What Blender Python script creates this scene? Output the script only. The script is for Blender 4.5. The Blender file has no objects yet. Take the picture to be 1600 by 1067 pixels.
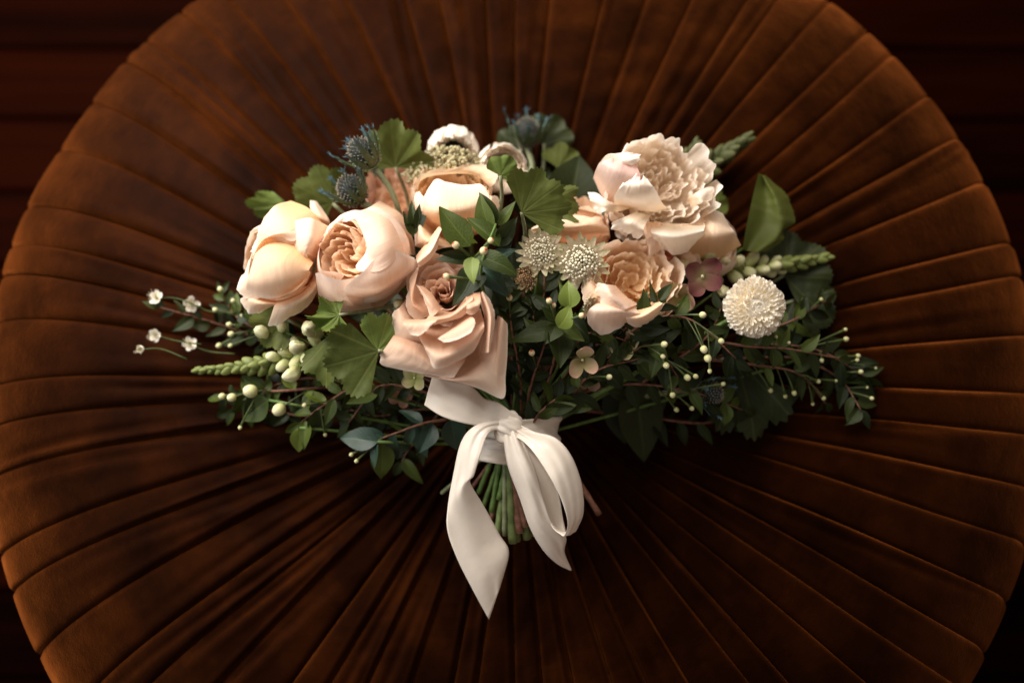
import bpy, math, random
import numpy as np
from mathutils import Vector, Matrix, Quaternion

R = math.radians
C = bpy.context.scene.collection
sc = bpy.context.scene

# ------------------------------------------------------------------ camera
ZT = 0.42                       # height of the cushion's crest above the floor
TILT = R(13)
DIST = 0.86
LENS = 38.0
TANH = 18.0 / LENS
TOCAM = Vector((0, -math.sin(TILT), math.cos(TILT)))
SUP = Vector((0, math.cos(TILT), math.sin(TILT)))
SRT = Vector((1, 0, 0))
CAM = Vector((0, 0, ZT)) + TOCAM * DIST
cd = bpy.data.cameras.new('camera')
cam = bpy.data.objects.new('camera', cd)
C.objects.link(cam)
cam.location = CAM
cam.rotation_euler = (TILT, 0, 0)
cd.lens = LENS
cd.sensor_width = 36
cd.clip_start = 0.05
cd.clip_end = 50
cd.dof.use_dof = True
cd.dof.focus_distance = DIST - 0.065
cd.dof.aperture_fstop = 1.8
cd.dof.aperture_blades = 0
sc.camera = cam

# ------------------------------------------------------------------ light (a room lit by a window)
w = bpy.data.worlds.new('World')
sc.world = w
w.use_nodes = True
bg = w.node_tree.nodes['Background']
bg.inputs[0].default_value = (1.0, 0.86, 0.74, 1)
bg.inputs[1].default_value = 0.27


def area(name, loc, target, size, power, col, sy=None):
    l = bpy.data.lights.new(name, 'AREA')
    l.shape = 'RECTANGLE'
    l.size = size
    l.size_y = sy or size
    l.energy = power
    l.color = col
    o = bpy.data.objects.new(name, l)
    C.objects.link(o)
    o.location = loc
    o.rotation_euler = (Vector(target) - Vector(loc)).to_track_quat('-Z', 'Y').to_euler()
    return o


area('window_light', (-0.72, 0.68, ZT + 0.62), (0.0, 0.05, ZT), 0.62, 29, (1.0, 0.94, 0.87), 0.75)
area('upper_window_light', (0.05, 0.80, ZT + 0.85), (0, 0.08, ZT), 0.5, 8, (1.0, 0.93, 0.85), 0.6)  # fill lamp added to brighten the top, not a window of the room
area('side_window_light', (-1.3, -0.30, ZT + 0.75), (0, 0, ZT + 0.03), 0.6, 6, (0.86, 0.94, 1.0), 0.8)
sc.view_settings.view_transform = 'Standard'
sc.view_settings.look = 'None'
sc.view_settings.exposure = 0.0
sc.view_settings.gamma = 1.0
sc.cycles.max_bounces = 12
sc.cycles.diffuse_bounces = 7
sc.cycles.transmission_bounces = 8


# ------------------------------------------------------------------ placement helpers
def P(px, py, z=0.0):
    """point seen at (px, py) of the 1600x1067 frame, z metres above the cushion crest"""
    d = SRT * ((px - 800) / 800 * TANH) + SUP * (-(py - 533.5) / 800 * TANH) - TOCAM
    t = (ZT + z - CAM.z) / d.z
    return CAM + d * t


def S(z=0.0):
    return (DIST - z) * TANH / 800      # metres per pixel at height z


def D(sx, sy, sz):
    """direction from screen-right, screen-up and towards-viewer amounts"""
    return (SRT * sx + SUP * sy + TOCAM * sz).normalized()


def frame(axis, roll=0.0):
    return axis.to_track_quat('Z', 'Y') @ Quaternion((0, 0, 1), roll)


def catmull(pts, n):
    pts = np.array([tuple(p) for p in pts], float)
    if len(pts) == 2:
        t = np.linspace(0, 1, n)[:, None]
        return pts[0] * (1 - t) + pts[1] * t
    q = np.vstack([2 * pts[0] - pts[1], pts, 2 * pts[-1] - pts[-2]])
    out = []
    m = len(pts) - 1
    for k in range(n):
        x = k / (n - 1) * m
        i = min(int(x), m - 1)
        f = x - i
        a, b, c, d = q[i], q[i + 1], q[i + 2], q[i + 3]
        out.append(0.5 * (2 * b + (c - a) * f + (2 * a - 5 * b + 4 * c - d) * f * f + (3 * b - a - 3 * c + d) * f ** 3))
    return np.array(out)


# ------------------------------------------------------------------ mesh helpers
_mats = {}


def mesh(name, v, f, uv=None, smooth=True):
    me = bpy.data.meshes.new(name)
    v = np.asarray(v, float)
    me.from_pydata(v.tolist(), [], f)
    if uv is not None:
        ul = me.uv_layers.new(name='UVMap')
        li = np.empty(len(me.loops), np.int32)
        me.loops.foreach_get('vertex_index', li)
        ul.data.foreach_set('uv', np.asarray(uv, float)[li].ravel())
    if smooth:
        me.polygons.foreach_set('use_smooth', np.ones(len(me.polygons), bool))
    return me


def link(name, me, mat, parent=None):
    o = bpy.data.objects.new(name, me)
    C.objects.link(o)
    if mat is not None and len(me.materials) == 0:
        me.materials.append(mat)
    if parent is not None:
        o.parent = parent
    return o


def thing(name, label, cat, loc, q=None, group=None):
    o = bpy.data.objects.new(name, None)
    C.objects.link(o)
    o.empty_display_size = 0.01
    o.location = loc
    if q is not None:
        o.rotation_mode = 'QUATERNION'
        o.rotation_quaternion = q
    o['label'] = label
    o['category'] = cat
    if group:
        o['group'] = group
    o['kind'] = 'thing'
    return o


def root_inv(root):
    q = root.rotation_quaternion if root.rotation_mode == 'QUATERNION' else Quaternion()
    return (Matrix.Translation(root.location) @ q.to_matrix().to_4x4()).inverted()


def to_local(root, v):
    m = np.array(root_inv(root))
    v = np.asarray(v, float)
    return v @ m[:3, :3].T + m[:3, 3]


_fc = {}


def gfaces(nu, nv, wrap=False):
    k = (nu, nv, wrap)
    if k not in _fc:
        f = []
        for j in range(nv - 1):
            for i in range(nu if wrap else nu - 1):
                a = j * nu + i
                b = j * nu + (i + 1) % nu
                f.append((a, b, b + nu, a + nu))
        _fc[k] = f
    return _fc[k]


class MB:
    """joins several pieces of one part into one mesh"""

    def __init__(s):
        s.v, s.f, s.uv, s.n = [], [], [], 0

    def add(s, v, f, uv=None):
        v = np.asarray(v, float)
        s.v.append(v)
        s.f += [tuple(i + s.n for i in q) for q in f]
        s.uv.append(np.asarray(uv, float) if uv is not None else np.zeros((len(v), 2)))
        s.n += len(v)

    def mesh(s, name, smooth=True):
        return mesh(name, np.vstack(s.v), s.f, np.vstack(s.uv), smooth)


def tube_geo(path, rad, n=7, cap=True):
    path = np.asarray([tuple(p) for p in path], float)
    m = len(path)
    rad = np.interp(np.linspace(0, 1, m), np.linspace(0, 1, len(np.atleast_1d(rad))), np.atleast_1d(rad))
    tan = np.gradient(path, axis=0)
    tan /= np.linalg.norm(tan, axis=1)[:, None] + 1e-12
    ref = np.array([0.3, 0.2, 0.93])
    if abs(tan[0] @ ref) > 0.9:
        ref = np.array([1.0, 0, 0])
    v = []
    for i in range(m):
        a = np.cross(tan[i], ref)
        a /= np.linalg.norm(a)
        b = np.cross(tan[i], a)
        ref = np.cross(a, tan[i])
        th = np.arange(n) * 2 * math.pi / n
        v.append(path[i] + rad[i] * (np.cos(th)[:, None] * a + np.sin(th)[:, None] * b))
    v = np.vstack(v)
    f = list(gfaces(n, m, True))
    if cap:
        f += [tuple(range(n))[::-1], tuple(range((m - 1) * n, m * n))]
    uv = np.stack([np.tile(np.arange(n) / n, m), np.repeat(np.linspace(0, 1, m), n)], 1)
    return v, f, uv


def ball_geo(c, r, nu=8, nv=6, axis=None, stretch=1.0, taper=0.0):
    th = np.arange(nu) * 2 * math.pi / nu
    v = []
    uv = []
    for j in range(nv):
        ph = math.pi * (j + 0.02) / (nv - 1 + 0.04)
        z = -math.cos(ph)
        rr = math.sin(ph) * (1 - taper * z)
        v.append(np.stack([rr * np.cos(th), rr * np.sin(th), np.full(nu, z * stretch)], 1))
        uv.append(np.stack([th / 6.2832, np.full(nu, j / (nv - 1))], 1))
    v = np.vstack(v) * r
    if axis is not None:
        m = np.array(Vector(axis).to_track_quat('Z', 'Y').to_matrix())
        v = v @ m.T
    return v + np.asarray(tuple(c)), gfaces(nu, nv, True), np.vstack(uv)


# ------------------------------------------------------------------ materials
def nt(name):
    m = bpy.data.materials.new(name)
    m.use_nodes = True
    t = m.node_tree
    return m, t, t.nodes, t.links, t.nodes['Principled BSDF'], t.nodes['Material Output']


def ramp(n, l, fac, stops):
    r = n.new('ShaderNodeValToRGB')
    e = r.color_ramp.elements
    e[0].position, e[0].color = stops[0][0], (*stops[0][1], 1)
    e[1].position, e[1].color = stops[-1][0], (*stops[-1][1], 1)
    for p, c in stops[1:-1]:
        x = e.new(p)
        x.color = (*c, 1)
    l.new(fac, r.inputs[0])
    return r.outputs[0]


def petal_mat(name, stops, transl=0.28, rough=0.62, blush=None, vein=0.12, speck=0.0):
    m, t, n, l, b, out = nt(name)
    uv = n.new('ShaderNodeUVMap')
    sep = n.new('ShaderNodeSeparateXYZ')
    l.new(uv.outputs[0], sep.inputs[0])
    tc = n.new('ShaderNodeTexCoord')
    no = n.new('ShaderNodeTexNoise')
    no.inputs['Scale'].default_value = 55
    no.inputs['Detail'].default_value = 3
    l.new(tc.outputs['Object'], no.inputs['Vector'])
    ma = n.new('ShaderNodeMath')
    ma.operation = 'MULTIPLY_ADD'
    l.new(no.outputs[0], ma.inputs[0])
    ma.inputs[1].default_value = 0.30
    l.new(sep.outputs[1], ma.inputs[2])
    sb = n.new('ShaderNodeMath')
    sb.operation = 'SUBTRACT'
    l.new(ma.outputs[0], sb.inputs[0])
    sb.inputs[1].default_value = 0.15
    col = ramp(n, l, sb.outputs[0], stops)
    # veins run along the petal
    mp = n.new('ShaderNodeMapping')
    mp.inputs['Scale'].default_value = (34, 2.5, 1)
    l.new(uv.outputs[0], mp.inputs[0])
    n2 = n.new('ShaderNodeTexNoise')
    n2.inputs['Scale'].default_value = 1.0
    n2.inputs['Detail'].default_value = 4
    l.new(mp.outputs[0], n2.inputs['Vector'])
    mx = n.new('ShaderNodeMix')
    mx.data_type = 'RGBA'
    mx.blend_type = 'MULTIPLY'
    mr = n.new('ShaderNodeMapRange')
    mr.inputs[1].default_value = 0.35
    mr.inputs[2].default_value = 0.75
    mr.inputs[3].default_value = 0.0
    mr.inputs[4].default_value = vein * 2
    l.new(n2.outputs[0], mr.inputs[0])
    l.new(mr.outputs[0], mx.inputs[0])
    l.new(col, mx.inputs[6])
    mx.inputs[7].default_value = (0.82, 0.62, 0.48, 1)
    c2 = mx.outputs[2]
    # bruised patches
    n3 = n.new('ShaderNodeTexNoise')
    n3.inputs['Scale'].default_value = 26
    n3.inputs['Detail'].default_value = 5
    n3.inputs['Roughness'].default_value = 0.65
    l.new(tc.outputs['Object'], n3.inputs['Vector'])
    m3 = n.new('ShaderNodeMapRange')
    m3.inputs[1].default_value = 0.55
    m3.inputs[2].default_value = 0.78
    m3.inputs[4].default_value = 0.55 if blush else 0.25
    l.new(n3.outputs[0], m3.inputs[0])
    mx2 = n.new('ShaderNodeMix')
    mx2.data_type = 'RGBA'
    l.new(m3.outputs[0], mx2.inputs[0])
    l.new(c2, mx2.inputs[6])
    bl = blush or tuple(x * 0.85 for x in stops[-1][1])
    mx2.inputs[7].default_value = (*bl, 1)
    c2 = mx2.outputs[2]
    l.new(c2, b.inputs['Base Color'])
    b.inputs['Roughness'].default_value = rough
    b.inputs['Specular IOR Level'].default_value = 0.25
    b.inputs['Sheen Weight'].default_value = 0.15
    bu = n.new('ShaderNodeBump')
    bu.inputs['Strength'].default_value = 0.5
    bu.inputs['Distance'].default_value = 0.0006
    l.new(n2.outputs[0], bu.inputs['Height'])
    l.new(bu.outputs[0], b.inputs['Normal'])
    tr = n.new('ShaderNodeBsdfTranslucent')
    l.new(c2, tr.inputs['Color'])
    ms = n.new('ShaderNodeMixShader')
    ms.inputs[0].default_value = transl
    l.new(b.outputs[0], ms.inputs[1])
    l.new(tr.outputs[0], ms.inputs[2])
    l.new(ms.outputs[0], out.inputs[0])
    return m


def leaf_mat(name, dark, light, rough=0.38, transl=0.18, veincol=None, scale=30, spec=0.4):
    m, t, n, l, b, out = nt(name)
    uv = n.new('ShaderNodeUVMap')
    sep = n.new('ShaderNodeSeparateXYZ')
    l.new(uv.outputs[0], sep.inputs[0])
    tc = n.new('ShaderNodeTexCoord')
    no = n.new('ShaderNodeTexNoise')
    no.inputs['Scale'].default_value = scale
    no.inputs['Detail'].default_value = 4
    l.new(tc.outputs['Object'], no.inputs['Vector'])
    oi = n.new('ShaderNodeObjectInfo')
    ad = n.new('ShaderNodeMath')
    ad.operation = 'MULTIPLY_ADD'
    l.new(oi.outputs['Random'], ad.inputs[0])
    ad.inputs[1].default_value = 0.7
    l.new(no.outputs[0], ad.inputs[2])
    sb = n.new('ShaderNodeMath')
    sb.operation = 'SUBTRACT'
    l.new(ad.outputs[0], sb.inputs[0])
    sb.inputs[1].default_value = 0.35
    col = ramp(n, l, sb.outputs[0], [(0.1, dark), (0.9, light)])
    # midrib: narrow line at u = 0.5
    s2 = n.new('ShaderNodeMath')
    s2.operation = 'SUBTRACT'
    l.new(sep.outputs[0], s2.inputs[0])
    s2.inputs[1].default_value = 0.5
    ab = n.new('ShaderNodeMath')
    ab.operation = 'ABSOLUTE'
    l.new(s2.outputs[0], ab.inputs[0])
    # side veins
    wv = n.new('ShaderNodeMath')
    wv.operation = 'MULTIPLY_ADD'
    l.new(ab.outputs[0], wv.inputs[0])
    wv.inputs[1].default_value = -0.8
    l.new(sep.outputs[1], wv.inputs[2])
    fr = n.new('ShaderNodeMath')
    fr.operation = 'PINGPONG'
    l.new(wv.outputs[0], fr.inputs[0])
    fr.inputs[1].default_value = 0.06
    mr2 = n.new('ShaderNodeMapRange')
    mr2.inputs[1].default_value = 0.0
    mr2.inputs[2].default_value = 0.012
    mr2.inputs[3].default_value = 0.22
    mr2.inputs[4].default_value = 0.0
    l.new(fr.outputs[0], mr2.inputs[0])
    mr = n.new('ShaderNodeMapRange')
    mr.inputs[1].default_value = 0.012
    mr.inputs[2].default_value = 0.045
    mr.inputs[3].default_value = 0.5
    mr.inputs[4].default_value = 0.0
    l.new(ab.outputs[0], mr.inputs[0])
    mxv = n.new('ShaderNodeMath')
    mxv.operation = 'MAXIMUM'
    l.new(mr.outputs[0], mxv.inputs[0])
    l.new(mr2.outputs[0], mxv.inputs[1])
    mx = n.new('ShaderNodeMix')
    mx.data_type = 'RGBA'
    l.new(mxv.outputs[0], mx.inputs[0])
    l.new(col, mx.inputs[6])
    vc = veincol or tuple(min(1, x * 1.5 + 0.01) for x in light)
    mx.inputs[7].default_value = (*vc, 1)
    l.new(mx.outputs[2], b.inputs['Base Color'])
    b.inputs['Roughness'].default_value = rough
    b.inputs['Specular IOR Level'].default_value = spec
    bu = n.new('ShaderNodeBump')
    bu.inputs['Strength'].default_value = 0.35
    bu.inputs['Distance'].default_value = 0.0008
    adb = n.new('ShaderNodeMath')
    adb.operation = 'SUBTRACT'
    l.new(no.outputs[0], adb.inputs[0])
    l.new(mxv.outputs[0], adb.inputs[1])
    l.new(adb.outputs[0], bu.inputs['Height'])
    l.new(bu.outputs[0], b.inputs['Normal'])
    tr = n.new('ShaderNodeBsdfTranslucent')
    l.new(mx.outputs[2], tr.inputs['Color'])
    ms = n.new('ShaderNodeMixShader')
    ms.inputs[0].default_value = transl
    l.new(b.outputs[0], ms.inputs[1])
    l.new(tr.outputs[0], ms.inputs[2])
    l.new(ms.outputs[0], out.inputs[0])
    return m


def simple_mat(name, stops, rough=0.5, scale=200, sheen=0.0, spec=0.3, bump=0.3, use_v=False, sss=0.0, dist=0.0005):
    m, t, n, l, b, out = nt(name)
    tc = n.new('ShaderNodeTexCoord')
    no = n.new('ShaderNodeTexNoise')
    no.inputs['Scale'].default_value = scale
    no.inputs['Detail'].default_value = 3
    l.new(tc.outputs['Object'], no.inputs['Vector'])
    fac = no.outputs[0]
    if use_v:
        uv = n.new('ShaderNodeUVMap')
        sep = n.new('ShaderNodeSeparateXYZ')
        l.new(uv.outputs[0], sep.inputs[0])
        fac = sep.outputs[1]
    l.new(ramp(n, l, fac, stops), b.inputs['Base Color'])
    b.inputs['Roughness'].default_value = rough
    b.inputs['Specular IOR Level'].default_value = spec
    b.inputs['Sheen Weight'].default_value = sheen
    if sss:
        b.inputs['Subsurface Weight'].default_value = sss
        b.inputs['Subsurface Radius'].default_value = (0.004, 0.003, 0.002)
        b.inputs['Subsurface Scale'].default_value = 1.0
    bu = n.new('ShaderNodeBump')
    bu.inputs['Strength'].default_value = bump
    bu.inputs['Distance'].default_value = dist
    l.new(no.outputs[0], bu.inputs['Height'])
    l.new(bu.outputs[0], b.inputs['Normal'])
    return m


def velvet_mat():
    m, t, n, l, b, out = nt('copper_velvet')
    tc = n.new('ShaderNodeTexCoord')

    def noise(scale, det, vec=None, rough=0.55):
        x = n.new('ShaderNodeTexNoise')
        x.inputs['Scale'].default_value = scale
        x.inputs['Detail'].default_value = det
        x.inputs['Roughness'].default_value = rough
        l.new(vec or tc.outputs['Object'], x.inputs['Vector'])
        return x.outputs[0]
    uv = n.new('ShaderNodeUVMap')
    mp = n.new('ShaderNodeMapping')
    mp.inputs['Scale'].default_value = (1.4, 75, 1)
    l.new(uv.outputs[0], mp.inputs[0])
    brush = noise(1.0, 5, mp.outputs[0], 0.6)
    blot = noise(17, 4, None, 0.6)
    big = noise(4.5, 2)
    a = n.new('ShaderNodeMath')
    a.operation = 'MULTIPLY_ADD'
    l.new(brush, a.inputs[0])
    a.inputs[1].default_value = 0.22
    l.new(blot, a.inputs[2])
    a2 = n.new('ShaderNodeMath')
    a2.operation = 'MULTIPLY_ADD'
    l.new(big, a2.inputs[0])
    a2.inputs[1].default_value = 0.45
    l.new(a.outputs[0], a2.inputs[2])
    col = ramp(n, l, a2.outputs[0], [(0.58, (0.0040, 0.0008, 0.0001)), (0.82, (0.0090, 0.0018, 0.0002)), (1.08, (0.0180, 0.0038, 0.0004))])
    l.new(col, b.inputs['Base Color'])
    b.inputs['Roughness'].default_value = 0.6
    b.inputs['Specular IOR Level'].default_value = 0.015
    b.inputs['Sheen Weight'].default_value = 0.42
    b.inputs['Sheen Roughness'].default_value = 0.40
    b.inputs['Sheen Tint'].default_value = (1.0, 0.27, 0.055, 1)
    shr = n.new('ShaderNodeMapRange')
    shr.inputs[1].default_value = 0.62
    shr.inputs[2].default_value = 1.04
    shr.inputs[3].default_value = 0.12
    shr.inputs[4].default_value = 0.31
    l.new(a2.outputs[0], shr.inputs[0])
    l.new(shr.outputs[0], b.inputs['Sheen Weight'])
    mp2 = n.new('ShaderNodeMapping')
    mp2.inputs['Scale'].default_value = (60, 520, 1)
    l.new(uv.outputs[0], mp2.inputs[0])
    fine = noise(1.0, 2, mp2.outputs[0])
    s1 = n.new('ShaderNodeMath')
    s1.operation = 'MULTIPLY_ADD'
    l.new(fine, s1.inputs[0])
    s1.inputs[1].default_value = 0.16
    l.new(blot, s1.inputs[2])
    s3 = n.new('ShaderNodeMath')
    s3.operation = 'MULTIPLY_ADD'
    l.new(brush, s3.inputs[0])
    s3.inputs[1].default_value = 0.25
    l.new(s1.outputs[0], s3.inputs[2])
    bu = n.new('ShaderNodeBump')
    bu.inputs['Strength'].default_value = 0.55
    bu.inputs['Distance'].default_value = 0.004
    # shading normals bent outwards, to put light on the window side and shade opposite
    flat = n.new('ShaderNodeVectorMath')
    flat.operation = 'MULTIPLY'
    l.new(tc.outputs['Object'], flat.inputs[0])
    flat.inputs[1].default_value = (1, 1, 0)
    nrm = n.new('ShaderNodeVectorMath')
    nrm.operation = 'NORMALIZE'
    l.new(flat.outputs[0], nrm.inputs[0])
    lean = n.new('ShaderNodeVectorMath')
    lean.operation = 'SCALE'
    l.new(nrm.outputs[0], lean.inputs[0])
    lean.inputs['Scale'].default_value = 0.62
    geo = n.new('ShaderNodeNewGeometry')
    add = n.new('ShaderNodeVectorMath')
    add.operation = 'ADD'
    l.new(geo.outputs['Normal'], add.inputs[0])
    l.new(lean.outputs[0], add.inputs[1])
    nn = n.new('ShaderNodeVectorMath')
    nn.operation = 'NORMALIZE'
    l.new(add.outputs[0], nn.inputs[0])
    l.new(nn.outputs[0], bu.inputs['Normal'])
    l.new(s3.outputs[0], bu.inputs['Height'])
    l.new(bu.outputs[0], b.inputs['Normal'])
    return m


def ribbon_mat():
    m, t, n, l, b, out = nt('ivory_silk')
    uv = n.new('ShaderNodeUVMap')
    mp = n.new('ShaderNodeMapping')
    mp.inputs['Scale'].default_value = (160, 30, 1)
    l.new(uv.outputs[0], mp.inputs[0])
    no = n.new('ShaderNodeTexNoise')
    no.inputs['Scale'].default_value = 1.0
    no.inputs['Detail'].default_value = 3
    l.new(mp.outputs[0], no.inputs['Vector'])
    l.new(ramp(n, l, no.outputs[0], [(0.3, (0.80, 0.70, 0.59)), (0.7, (0.88, 0.80, 0.70))]), b.inputs['Base Color'])
    b.inputs['Roughness'].default_value = 0.34
    b.inputs['Specular IOR Level'].default_value = 0.5
    b.inputs['Sheen Weight'].default_value = 0.15
    tc = n.new('ShaderNodeTexCoord')
    n2 = n.new('ShaderNodeTexNoise')
    n2.inputs['Scale'].default_value = 70
    n2.inputs['Detail'].default_value = 2
    l.new(tc.outputs['Object'], n2.inputs['Vector'])
    ad = n.new('ShaderNodeMath')
    ad.operation = 'MULTIPLY_ADD'
    l.new(no.outputs[0], ad.inputs[0])
    ad.inputs[1].default_value = 0.12
    l.new(n2.outputs[0], ad.inputs[2])
    bu = n.new('ShaderNodeBump')
    bu.inputs['Strength'].default_value = 0.4
    bu.inputs['Distance'].default_value = 0.0012
    l.new(ad.outputs[0], bu.inputs['Height'])
    l.new(bu.outputs[0], b.inputs['Normal'])
    tr = n.new('ShaderNodeBsdfTranslucent')
    tr.inputs[0].default_value = (0.7, 0.58, 0.46, 1)
    ms = n.new('ShaderNodeMixShader')
    ms.inputs[0].default_value = 0.15
    l.new(b.outputs[0], ms.inputs[1])
    l.new(tr.outputs[0], ms.inputs[2])
    l.new(ms.outputs[0], out.inputs[0])
    return m


def wood_mat():
    m, t, n, l, b, out = nt('dark_red_wood')
    tc = n.new('ShaderNodeTexCoord')
    oi = n.new('ShaderNodeObjectInfo')
    va = n.new('ShaderNodeVectorMath')
    va.operation = 'ADD'
    l.new(tc.outputs['Object'], va.inputs[0])
    l.new(oi.outputs['Random'], va.inputs[1])
    mp = n.new('ShaderNodeMapping')
    mp.inputs['Scale'].default_value = (2, 30, 30)
    l.new(va.outputs[0], mp.inputs[0])
    no = n.new('ShaderNodeTexNoise')
    no.inputs['Scale'].default_value = 1.5
    no.inputs['Detail'].default_value = 6
    l.new(mp.outputs[0], no.inputs['Vector'])
    ad = n.new('ShaderNodeMath')
    ad.operation = 'MULTIPLY_ADD'
    l.new(oi.outputs['Random'], ad.inputs[0])
    ad.inputs[1].default_value = 0.5
    l.new(no.outputs[0], ad.inputs[2])
    l.new(ramp(n, l, ad.outputs[0], [(0.4, (0.0008, 0.0001, 0.0001)), (1.2, (0.010, 0.0012, 0.0002))]), b.inputs['Base Color'])
    b.inputs['Roughness'].default_value = 0.6
    b.inputs['Specular IOR Level'].default_value = 0.012
    b.inputs['Specular Tint'].default_value = (1.0, 0.5, 0.3, 1)
    return m


M = {}
M['velvet'] = velvet_mat()
M['ribbon'] = ribbon_mat()
M['wood'] = wood_mat()
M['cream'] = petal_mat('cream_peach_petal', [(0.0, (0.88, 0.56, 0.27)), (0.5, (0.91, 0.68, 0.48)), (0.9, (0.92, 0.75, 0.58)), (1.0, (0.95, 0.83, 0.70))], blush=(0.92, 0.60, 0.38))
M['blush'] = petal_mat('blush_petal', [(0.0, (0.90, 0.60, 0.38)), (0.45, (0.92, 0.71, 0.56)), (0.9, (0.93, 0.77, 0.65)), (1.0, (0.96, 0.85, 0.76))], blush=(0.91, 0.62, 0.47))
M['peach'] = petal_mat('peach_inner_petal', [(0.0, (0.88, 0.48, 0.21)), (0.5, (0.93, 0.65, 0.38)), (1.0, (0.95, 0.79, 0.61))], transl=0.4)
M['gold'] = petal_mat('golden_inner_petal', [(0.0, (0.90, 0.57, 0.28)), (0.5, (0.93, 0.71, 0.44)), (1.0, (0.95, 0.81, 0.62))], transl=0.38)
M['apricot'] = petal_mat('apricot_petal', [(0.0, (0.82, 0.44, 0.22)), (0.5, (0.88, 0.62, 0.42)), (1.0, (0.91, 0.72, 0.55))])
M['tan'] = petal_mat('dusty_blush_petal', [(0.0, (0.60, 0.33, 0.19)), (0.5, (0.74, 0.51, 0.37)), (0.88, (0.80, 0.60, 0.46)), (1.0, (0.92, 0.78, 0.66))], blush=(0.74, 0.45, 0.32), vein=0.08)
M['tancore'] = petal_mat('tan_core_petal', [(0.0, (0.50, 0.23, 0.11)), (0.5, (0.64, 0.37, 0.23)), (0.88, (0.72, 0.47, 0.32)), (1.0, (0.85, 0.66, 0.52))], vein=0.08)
M['peony'] = petal_mat('white_peony_petal', [(0.0, (0.88, 0.70, 0.48)), (0.5, (0.92, 0.82, 0.69)), (1.0, (0.96, 0.90, 0.82))], vein=0.10, transl=0.36)
M['peonypink'] = petal_mat('pink_tinged_peony_petal', [(0.0, (0.84, 0.62, 0.48)), (0.6, (0.88, 0.68, 0.60)), (1.0, (0.86, 0.56, 0.52))], blush=(0.86, 0.52, 0.46), vein=0.16)
M['ranun'] = petal_mat('white_ranunculus_petal', [(0.0, (0.70, 0.64, 0.46)), (0.5, (0.88, 0.80, 0.68)), (1.0, (0.94, 0.88, 0.79))])
M['white'] = petal_mat('white_floret', [(0.0, (0.80, 0.68, 0.44)), (0.4, (0.90, 0.82, 0.66)), (1.0, (0.95, 0.91, 0.82))], vein=0.05)
M['mauve'] = petal_mat('mauve_hydrangea_petal', [(0.0, (0.34, 0.30, 0.14)), (0.35, (0.24, 0.12, 0.085)), (0.8, (0.15, 0.040, 0.040)), (1.0, (0.09, 0.016, 0.022))], vein=0.3)
M['greige'] = petal_mat('faded_hydrangea_petal', [(0.0, (0.32, 0.30, 0.10)), (0.5, (0.42, 0.34, 0.19)), (1.0, (0.46, 0.27, 0.20))], vein=0.3)
M['lime'] = petal_mat('green_hydrangea_petal', [(0.0, (0.28, 0.34, 0.08)), (0.5, (0.50, 0.50, 0.22)), (1.0, (0.62, 0.58, 0.36))], vein=0.3)
M['brownpetal'] = petal_mat('dusty_brown_petal', [(0.0, (0.36, 0.16, 0.08)), (1.0, (0.58, 0.33, 0.22))])
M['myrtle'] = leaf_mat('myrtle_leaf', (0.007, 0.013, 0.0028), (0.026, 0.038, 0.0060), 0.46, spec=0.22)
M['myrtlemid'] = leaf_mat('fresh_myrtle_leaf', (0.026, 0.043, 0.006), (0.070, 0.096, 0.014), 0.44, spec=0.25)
M['lightleaf'] = leaf_mat('young_light_leaf', (0.10, 0.15, 0.020), (0.17, 0.22, 0.035), 0.4)
M['tealleaf'] = leaf_mat('teal_leaf', (0.014, 0.038, 0.022), (0.032, 0.068, 0.042), 0.35)
M['geranium'] = leaf_mat('geranium_leaf', (0.052, 0.066, 0.010), (0.098, 0.115, 0.020), 0.6, veincol=(0.12, 0.14, 0.035), scale=60, spec=0.25)
M['gerbright'] = leaf_mat('bright_geranium_leaf', (0.080, 0.120, 0.020), (0.13, 0.18, 0.035), 0.6, veincol=(0.17, 0.21, 0.06), scale=60, spec=0.25)
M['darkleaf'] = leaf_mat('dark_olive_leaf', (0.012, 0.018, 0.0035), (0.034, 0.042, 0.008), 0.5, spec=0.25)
M['sage'] = leaf_mat('grey_green_leaf', (0.12, 0.16, 0.06), (0.22, 0.26, 0.12), 0.55)
M['twig'] = simple_mat('red_brown_twig', [(0.3, (0.12, 0.045, 0.025)), (0.7, (0.24, 0.11, 0.07))], 0.6, 300)
M['greenstem'] = simple_mat('green_stem', [(0.3, (0.06, 0.11, 0.02)), (0.7, (0.12, 0.19, 0.045))], 0.45, 150)
M['darkstem'] = simple_mat('dark_green_stalk', [(0.3, (0.03, 0.045, 0.010)), (0.7, (0.07, 0.09, 0.02))], 0.5, 150)
M['cutend'] = simple_mat('pale_cut_end', [(0.3, (0.22, 0.26, 0.10)), (0.7, (0.42, 0.42, 0.22))], 0.4, 400)
M['cutstem'] = simple_mat('pale_cut_stem', [(0.3, (0.085, 0.125, 0.035)), (0.7, (0.19, 0.24, 0.085))], 0.45, 150)
M['greystem'] = simple_mat('grey_green_stem', [(0.3, (0.16, 0.18, 0.09)), (0.7, (0.28, 0.30, 0.17))], 0.5, 150)
M['bud'] = simple_mat('pale_green_bud', [(0.0, (0.34, 0.30, 0.10)), (0.45, (0.50, 0.50, 0.24)), (0.90, (0.72, 0.66, 0.42)), (0.97, (0.40, 0.24, 0.10)), (1.0, (0.20, 0.10, 0.05))], 0.5, 300, use_v=True, sss=0.15)
M['redbud'] = simple_mat('red_tipped_bud', [(0.0, (0.30, 0.32, 0.10)), (0.6, (0.70, 0.62, 0.38)), (0.8, (0.66, 0.45, 0.24)), (0.9, (0.35, 0.045, 0.02))], 0.5, 300, use_v=True, sss=0.15)
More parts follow.
